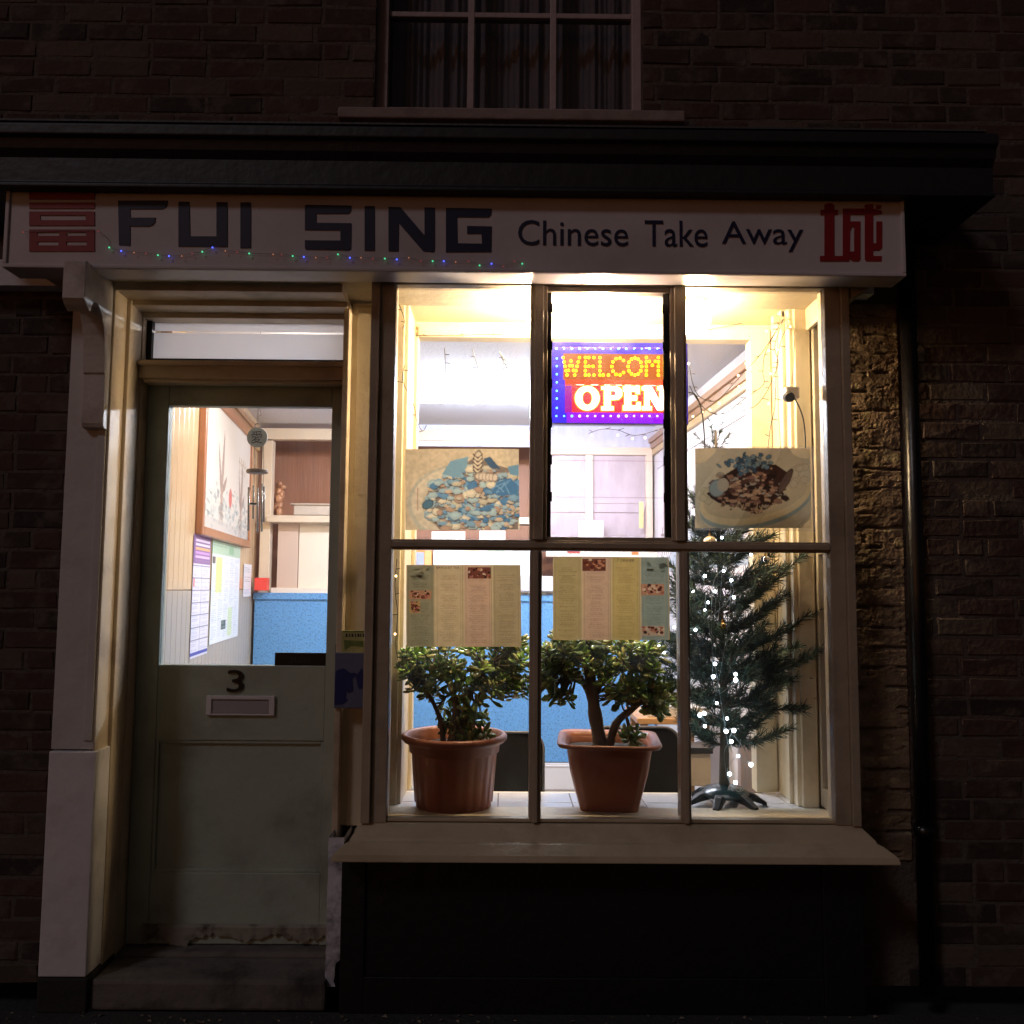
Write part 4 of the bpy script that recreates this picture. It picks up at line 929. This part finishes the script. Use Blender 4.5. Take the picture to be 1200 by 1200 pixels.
def jade(root,base,trunks,zones,size):
    """trunks: list of (points, radii); zones: list of (centre px,py, half px w,h, n)"""
    tk=MB()
    tips=[]
    for pts,rs in trunks:
        c_=crv(pts,5); n=len(c_); r_=[rs[0]+(rs[1]-rs[0])*i/(n-1) for i in range(n)]
        r_=[x*(1+.08*math.sin(i*1.7)) for i,x in enumerate(r_)]
        tk.tube(c_,r_,9); tips+=c_[n//2:]
    fo=MB()
    for cx,cy,wx,wy,n,yc,yr,down in zones:
        for i in range(n):
            while 1:
                a,b=random.uniform(-1,1),random.uniform(-1,1)
                if a*a+b*b<1: break
            Y=yc+random.uniform(-yr,yr); q=P(cx+a*wx,cy+b*wy,Y)
            near=min(tips,key=lambda t_:(t_-q).length+ (.3 if t_.z>q.z+.03 and not down else 0))
            out=Vector((a*.7,(Y-yc)/yr*.5,(-b*.6+.55) if not down else -.1)); 
            if near is not None and (near-q).length<.5:
                midp=(near+q)/2+Vector((random.uniform(-.01,.01),random.uniform(-.01,.01),-.02))
                tk.tube(crv([near,midp,q],3),[.0045,.004,.0038,.0035,.0032,.003,.003][:7],5)
            rosette(fo,q,out+Vector((random.uniform(-.4,.4),random.uniform(-.6,.2),random.uniform(0,.5))),size*random.uniform(.75,1.2),random.choice((3,4,5)))
    tk.obj('trunk',BARK,root,smooth=True); fo.obj('foliage',LEAFA,root,smooth=True)
ZS=ZF+.0005
J1=empty('jade_plant','bushy jade plant in a round ribbed terracotta pot behind the lower left pane','potted plant',group='jade plants in the window')
pc=PZ(532,944,ZF); cx_,cy_=pc.x,.215
rib=lambda k,i: 1-(.035 if (k%5 in (0,1) ) and 4<=i<=4 or (k%5 in (0,1)) and i==3 else 0)
prof=[(0,.0),(.132,.0),(.139,.006),(.139,.022),(.145,.026),(.158,.20),(.160,.203),(.166,.205),(.169,.235),(.185,.240),(.195,.250),(.196,.262),(.188,.270),(.178,.268),(.172,.258),(.168,.235),(.165,.215)]
MB().lathe(prof,(cx_,cy_,ZS),120,rib=rib).obj('pot',POT,J1,smooth=True)
MB().lathe([(.166,.222),(.10,.23),(.0,.232)],(cx_,cy_,ZS),32).obj('soil',SOIL,J1)
q=lambda x,y,Y:tuple(P(x,y,Y))
bz=(cx_,cy_,ZS+.22)
jade(J1,bz,[([(cx_-.01,cy_,ZS+.22),q(535,830,.2),q(520,780,.2)],(.02,.009)),([(cx_+.02,cy_,ZS+.22),q(548,820,.2),q(575,775,.2)],(.018,.008)),([(cx_-.04,cy_,ZS+.22),q(515,840,.2),q(495,800,.2)],(.012,.006)),([(cx_+.03,cy_+.02,ZS+.22),q(562,815,.25),q(600,790,.24)],(.014,.006))],
 [(545,776,75,22,62,.19,.11,0),(600,762,22,22,20,.2,.09,0),(488,778,18,24,14,.19,.07,0),(545,806,62,18,30,.2,.1,0),(600,800,26,18,14,.2,.09,0),(538,842,30,18,17,.22,.06,1),(545,862,30,6,9,.2,.05,1)],.052)
J2=empty('jade_plant','tree shaped jade plant with a thick bare forked stem in a square terracotta pot','potted plant',group='jade plants in the window')
pc=PZ(711,942,ZF); cx_,cy_=pc.x,.22
def sq(prof,c_,rot,m,name,par,rr=.25):
    mb=MB(); vs=[];n=40
    for r_,z_ in prof:
        for k in range(n):
            a=2*PI*k/n; ca,sa=math.cos(a),math.sin(a); e=.30
            x=abs(ca)**e*math.copysign(1,ca)*r_; y=abs(sa)**e*math.copysign(1,sa)*r_
            if .02<z_<.20 and (k%4==2): x*=.96; y*=.96
            vs.append((c_[0]+x*math.cos(rot)-y*math.sin(rot),c_[1]+x*math.sin(rot)+y*math.cos(rot),c_[2]+z_))
    fs=[(i*n+k,i*n+(k+1)%n,(i+1)*n+(k+1)%n,(i+1)*n+k) for i in range(len(prof)-1) for k in range(n)]
    return mb.add(vs,fs).obj(name,m,par,smooth=True)
sq([(0,0),(.100,0),(.106,.006),(.112,.03),(.128,.09),(.143,.15),(.150,.20),(.152,.232),(.158,.236),(.185,.240),(.190,.248),(.186,.256),(.165,.252),(.155,.235),(.15,.20)],(cx_,cy_,ZS),math.radians(-5),POT,'pot',J2)
sq([(.150,.212),(.08,.222),(0,.222)],(cx_,cy_,ZS),math.radians(-5),SOIL,'soil',J2)
jade(J2,bz,[([(cx_-.025,cy_,ZS+.205),q(697,835,.21),q(694,805,.2),q(688,780,.2)],(.029,.017)),([q(694,822,.21),q(684,800,.19),q(668,790,.18),q(652,780,.18)],(.016,.008)),([(cx_+.0,cy_,ZS+.205),q(722,848,.19),q(742,830,.18),q(762,812,.17)],(.018,.009)),([q(698,812,.21),q(712,785,.2),q(735,770,.2)],(.016,.008)),([q(690,795,.2),q(694,770,.2),q(690,750,.2)],(.014,.007))],
 [(705,768,78,20,74,.2,.11,0),(652,782,28,26,34,.18,.10,0),(690,755,55,14,22,.2,.1,0),(655,755,16,20,12,.2,.1,0),(750,800,44,24,40,.18,.09,0),(770,815,22,16,14,.17,.07,1),(660,815,16,7,8,.17,.05,1),(735,862,12,6,5,.16,.04,0)],.053)

# ================================================================== CHRISTMAS TREE
XT=empty('christmas_tree','dark green cut fir tree on a low black stand behind the right hand panes','christmas tree')
TX,TY=P(848,938,.30).x,.29
STM=mat('stand_dark_green',(.012,.03,.03),.22)
t=MB(); t.lathe([(.0,.075),(.03,.074),(.075,.060),(.095,.045),(.098,.038),(.09,.032),(.0,.03)],(TX,TY,ZF),28); st_=t.obj('stand',STM,XT,smooth=True)
for ang in (-55,-12,58,128,196,245):
    a=math.radians(ang); dx,dy=math.cos(a),math.sin(a); px2,py2=-dy,dx; vs=[]
    for r_,h_,z_,w_ in ((.05,.03,.03,.024),(.11,.026,.018,.02),(.155,.012,.003,.013)):
        for s1,z2 in ((-1,z_),(1,z_),(.7,z_+h_),(-.7,z_+h_)): vs.append((TX+dx*r_+px2*w_*s1,TY+dy*r_+py2*w_*s1,ZF+z2))
    fs=[(0,1,2,3),(11,10,9,8)]+[(4*i+j,4*i+4+j,4*i+4+(j+1)%4,4*i+(j+1)%4) for i in range(2) for j in range(4)]
    m_=MB().add(vs,fs); m_.box(TX+dx*.148-.008,TX+dx*.148+.008,TY+dy*.148-.008,TY+dy*.148+.008,ZF,ZF+.008); m_.obj('leg',LEAD,st_,bevel=.002)
ztop=P(838,505,.30).z
t=MB(); pts=[(TX,TY,ZF+.05),(TX+.004,TY,ZF+.35),(TX-.006,TY,ZF+.8),(P(838,505,.3).x,TY,ztop)]
t.tube(crv(pts,6),[.021-.017*i/18 for i in range(19)],9); t.obj('trunk',mat('fir_bark',(.10,.085,.06),.9,noise=.6,nscale=25,bump=1,bscale=60),XT,smooth=True)
nd=MB(); br=MB()
NC=[(.016,.038,.024),(.022,.05,.032),(.03,.062,.04),(.045,.078,.05),(.02,.046,.036)]
def needles(p,q_,dens=1.0,L=.042):
    p=Vector(p);q_=Vector(q_); d=(q_-p); n=int(d.length*430*dens); 
    if n<1: return
    dn=d.normalized(); u=dn.orthogonal().normalized(); v=dn.cross(u)
    for i in range(n):
        c_=p+d*random.random(); a=random.uniform(0,2*PI); o_=u*math.cos(a)+v*math.sin(a)
        dd=(o_*random.uniform(.6,1)+dn*random.uniform(.5,1.1)+Vector((0,0,.12))).normalized(); l=L*random.uniform(.7,1.15)
        w2=dd.cross(o_ if random.random()<.5 else dn); w2=w2.normalized()*.0013 if w2.length>1e-5 else u*.0013
        tip=c_+dd*l+Vector((0,0,-.002)); 
        if tip.y<.03: tip.y=.03
        col=random.choice(NC); col=tuple(x*1.3 for x in col); nd.add([c_-w2,c_+w2,c_+dd*l*.6+w2*1.1,tip,c_+dd*l*.6-w2*1.1],[(0,1,2,3,4)],0,col)
def branch(p,q_,r=.006,twigs=6,sag=0):
    p=Vector(p);q_=Vector(q_); m_=(p+q_)/2+Vector((0,0,-.02-sag)); c_=crv([p,m_,q_],5); n=len(c_)
    br.tube(c_,[r*(1-.75*i/(n-1)) for i in range(n)],5)
    for i in range(2,n-1): needles(c_[i],c_[i+1],.9)
    L=(q_-p).length
    for k in range(twigs):
        t_=.25+.7*k/max(twigs-1,1)+random.uniform(-.04,.04); i=min(int(t_*(n-1)),n-2); b0=c_[i]; d=(c_[i+1]-c_[i]).normalized()
        s_=d.cross(Vector((0,0,1))); s_=s_.normalized() if s_.length>.01 else Vector((1,0,0))
        s_*= (1 if k%2 else -1); l=L*random.uniform(.25,.42)*(1.15-t_*.6)
        e=b0+(d*.75+s_*random.uniform(.3,.75)+Vector((0,0,random.uniform(-.1,.35)))).normalized()*l
        e.y=max(e.y,.055); br.tube([b0,e],[.0025,.0012],4); needles(b0,e,1.0)
        if l>.09:
            e2=b0.lerp(e,.5)+(d+Vector((random.uniform(-.5,.5),random.uniform(-.5,.5),.2)))*l*.3; e2.y=max(e2.y,.055); needles(b0.lerp(e,.5),e2,1.0)
levels=[(.22,.20,5,.0),(.29,.27,7,.12),(.51,.33,5,.9),(.37,.32,8,.3),(.46,.34,8,.1),(.55,.33,8,.35),(.64,.31,8,.2),(.73,.29,8,.4),(.82,.26,7,.1),(.91,.22,7,.5),(1.0,.18,6,.2),(1.09,.14,6,.1),(1.17,.10,5,.3)]
for h_,R_,n,ph in levels:
    for k in range(n):
        a=ph+2*PI*k/n+random.uniform(-.2,.2); R2=R_*random.uniform(.55,.85)
        ex=TX+R2*math.cos(a)*(1.0 if math.cos(a)<0 else .92); ey=TY+R2*math.sin(a)*(.62 if math.sin(a)<0 else .75)
        branch((TX,TY,ZF+h_),(ex,max(ey,.07),ZF+h_+R2*random.uniform(.35,.6)),.0055,9)
for sx_,sy_,ex_,ey_,Y in ((850,800,956,768,.2),(850,768,956,718,.24),(850,720,936,655,.2),(850,820,942,830,.22),(852,790,930,760,.14),(850,830,925,800,.15),(848,800,765,770,.24),(848,760,770,740,.22),(846,720,775,670,.22),(848,700,905,665,.3),(852,860,905,835,.26),(846,690,810,640,.2),(842,640,812,575,.22),(842,660,806,600,.26),(843,640,880,632,.2),(842,640,905,628,.26),(850,870,918,858,.12),(850,740,925,695,.30),(850,690,912,668,.15),(850,780,945,800,.30),(846,760,800,700,.12),(846,830,795,800,.13),(846,860,800,845,.2),(848,720,790,700,.3)):
    branch(P(sx_,sy_,TY),P(ex_,ey_,Y),.0055,11)
for e in ((815,510),(832,492),(845,497),(856,508),(824,520),(850,520)):
    p0=P(838,530,.30); needles(p0,P(*e,.30),1.1,.026)
needles(P(838,600,.3),P(838,500,.3),.6,.025)
br.obj('branches',mat('fir_twig',(.07,.055,.035),.9),XT); nd.obj('needles',mat('fir_needles',(1,1,1),.5,vcol=True),XT)
# ornaments
SILV=mat('silver_ball',(.75,.75,.8),.12,metal=1); GOLD=mat('gold_ball',(.8,.55,.2),.2,metal=1)
def bauble(x,y,Y,r,m,label,cap=True):
    q_=P(x,y,Y); o=MB().ball(tuple(q_),r,18).obj('bauble',m,smooth=True); tag(o,label,'bauble',None)
    t=MB(); t.tube([(q_.x,q_.y,q_.z+r*.95),(q_.x,q_.y,q_.z+r+.008)],.005,8); t.tube([(q_.x,q_.y,q_.z+r+.008),(q_.x-.003,q_.y,q_.z+r+.03)],.0008,4); t.obj('cap',GOLD,o)
bauble(897,656,.2,.017,SILV,'dark silver bauble hanging on the right tip of the tree under the transom')
bauble(832,636,.16,.026,mat('pale_gold_ball',(.75,.6,.4),.3,metal=.6),'pale gold bauble on the tree just below the right food poster')
bauble(820,615,.17,.014,SILV,'small silver bauble left of the gold one below the right food poster')
bauble(847,733,.15,.013,GOLD,'dull gold bauble deep in the middle of the tree')
# white lights on the tree
TL=empty('light_string','cold white bulbs on clear wire wound through the dark fir tree','string lights')
WB=glow('tree_bulb',(.78,.90,1),26)
pts=[(772,757,.2),(778,764,.2),(812,693,.18),(800,790,.2),(826,675,.16),(848,669,.15),(880,650,.17),(857,680,.14),(838,693,.13),(860,700,.15),(826,715,.15),(815,738,.14),(838,778,.13),(862,790,.12),(862,797,.125),(836,793,.14),(840,824,.13),(820,838,.15),(825,836,.16),(852,842,.13),(826,851,.14),(851,857,.13),(860,856,.13),(857,869,.12),(865,886,.12),(880,896,.11),(855,907,.12),(862,917,.12),(830,706,.14),(790,735,.2),(846,630,.17),(858,610,.2),(812,600,.2),(815,640,.18),(850,560,.25)]
def outof(p,k=.03): return p
proto=None
for x,y,Y in pts:
    if proto is None: proto=MB().ball((0,0,0),.0062,10).obj('bulb',WB,TL,smooth=True); o=proto
    else: o=proto.copy(); C.objects.link(o); o.parent=TL
    o.location=P(x,y,Y); o.scale=(random.uniform(.65,1.0)*(1.25 if y>780 else 1),)*3
WIRE=mat('clear_plastic_wire',(.22,.26,.27),.3)
t=MB()
order=[33,32,34,12,8,5,6,7,9,11,10,4,2,13,14,15,36,35,9,16,17,20,18,19,21,22,23,25,24,26,27,28]
pw=[P(*pts[min(i,len(pts)-1)])+Vector((random.uniform(-.01,.01),.012,random.uniform(-.01,.01))) for i in order]
t.tube(crv(pw,5),.0007,5)
t.tube(crv([P(*p_) for p_ in ((857,869,.122),(849,880,.12),(851,905,.12),(858,922,.12),(868,928,.12),(875,918,.12),(879,898,.112),(872,878,.12),(860,862,.13))],6),.0012,5)
t.tube(crv([P(*p_) for p_ in ((868,866,.125),(867,884,.122),(874,900,.12),(872,918,.12),(866,928,.12))],6),.001,5)
t.obj('wire',WIRE,TL)

# ================================================================== WIRES AND WARM FAIRY LIGHTS IN THE DISPLAY
GW=mat('dark_green_wire',(.012,.012,.01),.5); WW=glow('warm_bulb',(1,.72,.35),6)
def lightwire(name,label,paths,bulbs,group,Y=.12,prong=9,r=.0014):
    E=empty(name,label,'string lights',group=group); t=MB()
    for path in paths:
        c_=crv([P(*p_) if len(p_)==3 else P(p_[0],p_[1],Y) for p_ in path],5); t.tube(c_,r,5)
        for i in range(2,len(c_)-1,max(2,int(prong/2))):
            d=Vector((random.choice((-1,1))*random.uniform(.012,.024),random.uniform(-.008,.004),random.uniform(-.008,.008))); t.tube([c_[i],c_[i]+d],.0014,4)
    t.obj('wire',GW,E); pr=None
    for b_ in bulbs:
        q_=P(b_[0],b_[1],b_[2] if len(b_)>2 else Y)
        if pr is None: pr=MB().ball((0,0,0),.0045,8).obj('bulb',WW,E,smooth=True); o=pr
        else: o=pr.copy(); C.objects.link(o); o.parent=E
        o.location=q_
    return E
lightwire('wire_lights','unlit green wire string sagging down the left side of the display window',[[(468,357),(474,375),(472,385)],[(474,428),(472,445),(479,462),(486,478),(488,492),(495,505),(500,498)],[(465,655),(463,690),(466,720),(464,760),(472,790)]],[(464,675),(463,743)],'wire light strings in the display')
lightwire('wire_lights','short unlit wire strand hanging straight down left of the others in the upper left pane',[[(521,408),(522,430),(521,455),(516,468)]],[],'wire light strings in the display',prong=5)
lightwire('wire_lights','curved unlit wire strand in the middle of the upper left pane',[[(554,409),(561,435),(566,450),(563,470)]],[],'wire light strings in the display',prong=5)
lightwire('wire_lights','slanting pair of wire strands near the mullion of the upper left pane',[[(585,412),(600,432),(615,446),(619,460)],[(585,412),(597,435),(614,444)]],[],'wire light strings in the display',prong=5)
lightwire('wire_lights','thin wire light string run along the top of the display opening',[[(487,393,.48),(530,393,.48),(580,392,.48),(640,394,.48),(700,392,.48),(780,394,.48),(905,372,.48)]],[],'wire light strings in the display')
lightwire('wire_lights','lit warm wire string drooping from the socket to the LED board',[[(918,374,.3),(905,395),(890,417),(870,438),(855,455),(838,470),(820,465),(812,450),(808,430)],[(918,374,.3),(898,410),(894,435),(895,450),(880,462),(866,472),(850,484),(832,483),(818,470),(808,452)],[(918,374,.3),(908,405),(912,425),(905,445),(898,460),(885,476),(868,482)],[(925,378,.3),(915,400),(910,430),(908,475),(903,500),(900,525)]],[(926,383),(911,410),(901,411),(874,426),(807,426,.08),(865,440),(866,453),(903,438),(907,444),(843,473),(832,480),(901,473),(812,488,.2),(823,483,.2),(898,388)],'wire light strings in the display')
lightwire('wire_lights','warm bulbs on thin wire behind the louvre blades under the LED board',[[(690,508,.2),(705,503,.2),(724,504,.2),(741,510,.2),(757,508,.2),(775,502,.2)]],[(693,510,.2),(724,510,.2),(741,514,.2),(756,513,.2)],'wire light strings in the display')
# socket, transformer and flex
SK=empty('wall_socket','small cream plug socket high on the right end of the display ceiling','socket')
t=MB(); t.pbox(914,355,927,372,.30,.34); t.obj('socket_box',mat('socket_cream',(.75,.66,.5),.4),SK,bevel=.003)
t=MB(); t.pbox(906,369,916,378,.30,.33); t.obj('plug',mat('plug_cream',(.7,.6,.45),.4),SK,bevel=.003)
t=MB(); t.tube(crv([P(924,354,.29),P(921,358,.28),P(923,364,.285)],5),.0025,6); t.obj('hook',LEAD,SK)
AD=empty('plug_adapter','white plug adapter with a black flex hanging on the right wall of the display window','adapter')
t=MB(); A0=P(928,461,.13); t.box(A0.x-.028,A0.x+.024,.11,.155,A0.z-.022,A0.z+.024); ad=t.obj('body',mat('adapter_white',(.75,.68,.58),.4),AD,bevel=.006)
t=MB(); A1=P(925,463,.10); t.tube([(A1.x,.112,A1.z-.004),(A1.x-.002,.085,A1.z-.012)],[.022,.018],12); t.obj('plug',LEAD,AD,bevel=.002)
t=MB(); t.tube(crv([P(930,465,.1),P(937,478,.1),P(942,495,.11),(P(944,525,.12)),(P(943,580,.13))],6),.0025,6); t.obj('flex',LEAD,AD)
t=MB(); t.tube(crv([P(919,372,.30),P(928,378,.2),P(931,395,.13),P(930,420,.12),P(928,450,.12)],6),.0018,6); t.tube(crv([P(912,378,.3),P(911,420,.3),P(912,480,.3),P(915,540,.3),P(913,640,.3),P(908,860,.3)],5),.0018,5); t.obj('cable',mat('cream_cable',(.5,.38,.22),.5),AD)
t=MB(); t.tube(crv([P(807,460,.12),P(815,463,.13),P(822,480,.14),P(825,505,.14),P(826,530,.14),P(826,560,.15)],6),.0028,6); tag(t.obj('flex_cord',LEAD),'black flex curving down from the right end of the LED board','cord')

# ================================================================== CHAIRS, TABLE AND THINGS BEHIND THE SHELF
LEATH=mat('black_leather',(.004,.0035,.003),.5,spec=.25,bump=.2,bscale=40)
def chair(x0,x1,ytop,Y,label):
    E=empty('chair',label,'chair',group='black chairs behind the display shelf')
    a,b=P(x0,900,Y).x,P(x1,900,Y).x; zt_=P((x0+x1)/2,ytop,Y).z; m_=(a+b)/2; hw=(b-a)/2; fz=.148
    pts=[(-hw,fz+.44)]; n=14
    r_=.07
    out=[(a,fz+.42)]+[(a+r_-r_*math.cos(PI/2*i/6),zt_-r_+r_*math.sin(PI/2*i/6)) for i in range(7)]+[(b-r_+r_*math.sin(PI/2*i/6),zt_-r_+r_*math.cos(PI/2*i/6)) for i in range(7)]+[(b,fz+.42)]
    t=MB(); t.prism(out,Y,Y+.05); bo=t.obj('backrest',LEATH,E,bevel=.012,seg=3)
    t=MB(); t.tube([Vector((x,Y-.002,z_)) for x,z_ in out],.006,6); t.obj('piping',mat('grey_piping',(.12,.11,.11),.35),bo,smooth=True)
    t=MB(); t.box(a+.01,b-.01,Y+.03,Y+.46,fz+.38,fz+.455); t.obj('seat',LEATH,E,bevel=.02,seg=3)
    for lx in (a+.03,b-.03):
        for ly in (Y+.04,Y+.43): MB().tube([(lx,ly,fz),(lx,ly,fz+.39)],.012,8).obj('leg',mat('chrome',(.6,.6,.62),.2,metal=1),E,smooth=True)
chair(530,637,858,.80,'black chair with its back behind the round pot')
chair(692,797,852,.74,'black chair with a wider rounded back behind the square pot')
TBL=empty('table','light wooden table with papers beyond the chairs behind the tree','table')
a=P(745,840,1.35); ztb=a.z; 
t=MB(); t.box(a.x,1.05,1.30,1.75,ztb-.03,ztb); t.obj('tabletop',mat('orange_wood',(.55,.30,.12),.35,noise=.3,nscale=6,stretch=(1,6,1)),TBL,bevel=.005)
for lx,ly in ((a.x+.04,1.34),(1.0,1.34),(a.x+.04,1.7),(1.0,1.7)): MB().box(lx-.018,lx+.018,ly-.018,ly+.018,.148,ztb-.03).obj('leg',mat('wood_leg',(.40,.24,.12),.5),TBL,bevel=.003)
t=MB(); 
for i in range(4): t.box(a.x+.06+.006*i,a.x+.36+.004*i,1.34,1.56,ztb+.001+.012*i,ztb+.012+.012*i)
tag(t.obj('magazine_pile',mat('magazine_cream',(.72,.66,.58),.5,noise=.2,nscale=20),bevel=.002),'pile of pale magazines on the wooden table right of the square pot','magazines')
t=MB(); q_=P(808,905,.9); t.box(P(806,905,.9).x,P(832,905,.9).x,.88,1.02,.62,P(820,882,.9).z); tag(t.obj('storage_box',mat('box_beige',(.5,.42,.32),.5,noise=.3,nscale=10),bevel=.004),'beige box with a black lid seen between the mullion and the tree stem','box')
q0=P(806,880,.9); t=MB(); t.box(P(804,882,.9).x,P(834,882,.9).x,.87,1.03,P(820,882,.9).z,P(820,875,.9).z); t.obj('lid',LEAD,bpy.data.objects['storage_box'],bevel=.003)
t=MB(); t.box(P(868,905,.75).x,P(893,905,.75).x,.75,.80,.4,P(880,868,.75).z); tag(t.obj('cupboard_side',mat('mauve_wood',(.35,.28,.28),.5,noise=.3,nscale=6,stretch=(5,1,1)),bevel=.003),'mauve wooden cupboard end behind the tree stem','cupboard')

# ================================================================== WIND CHIME
WC=empty('wind_chime','wind chime with a pale disc bearing a Chinese character hanging inside the door glass','wind chime')
Yc=.62; pxm=1050/3.8
DW=mat('grey_disc',(.22,.23,.22),.5,noise=.3,nscale=30); TUBE=mat('chime_tube',(.35,.34,.32),.25,metal=.8); THR=mat('thread',(.08,.07,.06),.6)
q_=P(301.5,512.5,Yc); t=MB()
t.tube([(q_.x,Yc-.004,q_.z),(q_.x,Yc+.004,q_.z)],.044,28); dsc=t.obj('disc',DW,WC,bevel=.002)
g_=text('愛',dsc,'character',LEAD,q_.x-.024,q_.z-.027,Yc-.0055,width=.048,height=.054,ext=.0008)
t=MB(); t.tube([(q_.x+.012*math.cos(a_),Yc,q_.z+.050+.010*math.sin(a_)) for a_ in [2*PI*i/12 for i in range(13)]],.0016,5)
t.tube([(q_.x,Yc,q_.z+.06),(q_.x,Yc,2.619)],.001,4); t.tube(crv([(q_.x,Yc,q_.z+.10),(q_.x+.012,Yc,q_.z+.095),(q_.x+.006,Yc,q_.z+.13)],4),.001,4); t.obj('ring',THR,WC)
d2=P(301.5,552.5,Yc); t=MB(); t.lathe([(0,-.008),(.043,-.008),(.046,-.004),(.046,.004),(.043,.008),(0,.008)],(d2.x,Yc,d2.z),28,sy=.9); o=t.obj('plate',mat('wooden_plate',(.14,.10,.07),.5,noise=.3,nscale=20),WC,smooth=False)
t=MB()
for dx in (-.024,-.01,.018,.028): t.tube([(q_.x+dx,Yc,q_.z-.035),(d2.x+dx,Yc,d2.z)],.0012,4)
for x_ in (294,304,298,309): t.tube([P(x_,555,Yc),P(x_-1,575,Yc)],.001,4)
t.obj('thread',THR,WC)
for x_,y0_,y1_,yy in ((291.5,571,622,-.03),(297,569,608,.03),(302,572,624,.035),(307,567,623,-.03),(309.5,570,612,.0)): 
    MB().tube([P(x_,y0_,Yc+yy),P(x_-.5,y1_,Yc+yy)],.0042,10).obj('tube',TUBE,WC,smooth=True)
c3=P(297,590.5,Yc); MB().lathe([(0,-.004),(.016,-.004),(.016,.004),(0,.004)],tuple(c3),16).obj('clapper',LEAD,WC)

# small leaves and grit blown against the wall foot
t=MB()
for i in range(140):
    x=random.uniform(-1.9,1.8); y=-.02-abs(random.gauss(0,.09)); s_=random.uniform(.003,.012); a_=random.uniform(0,6)
    t.add([(x+s_*math.cos(a_),y+s_*math.sin(a_),.053),(x+s_*.6*math.cos(a_+1.6),y+s_*.6*math.sin(a_+1.6),.053+s_*.5),(x-s_*math.cos(a_),y-s_*math.sin(a_),.053),(x-s_*.5*math.cos(a_+1.6),y-s_*.5*math.sin(a_+1.6),.053+s_*.2)],[(0,1,2,3)])
tag(t.obj('ground_litter',mat('dead_leaves',(.25,.2,.15),.8)),kind='stuff')
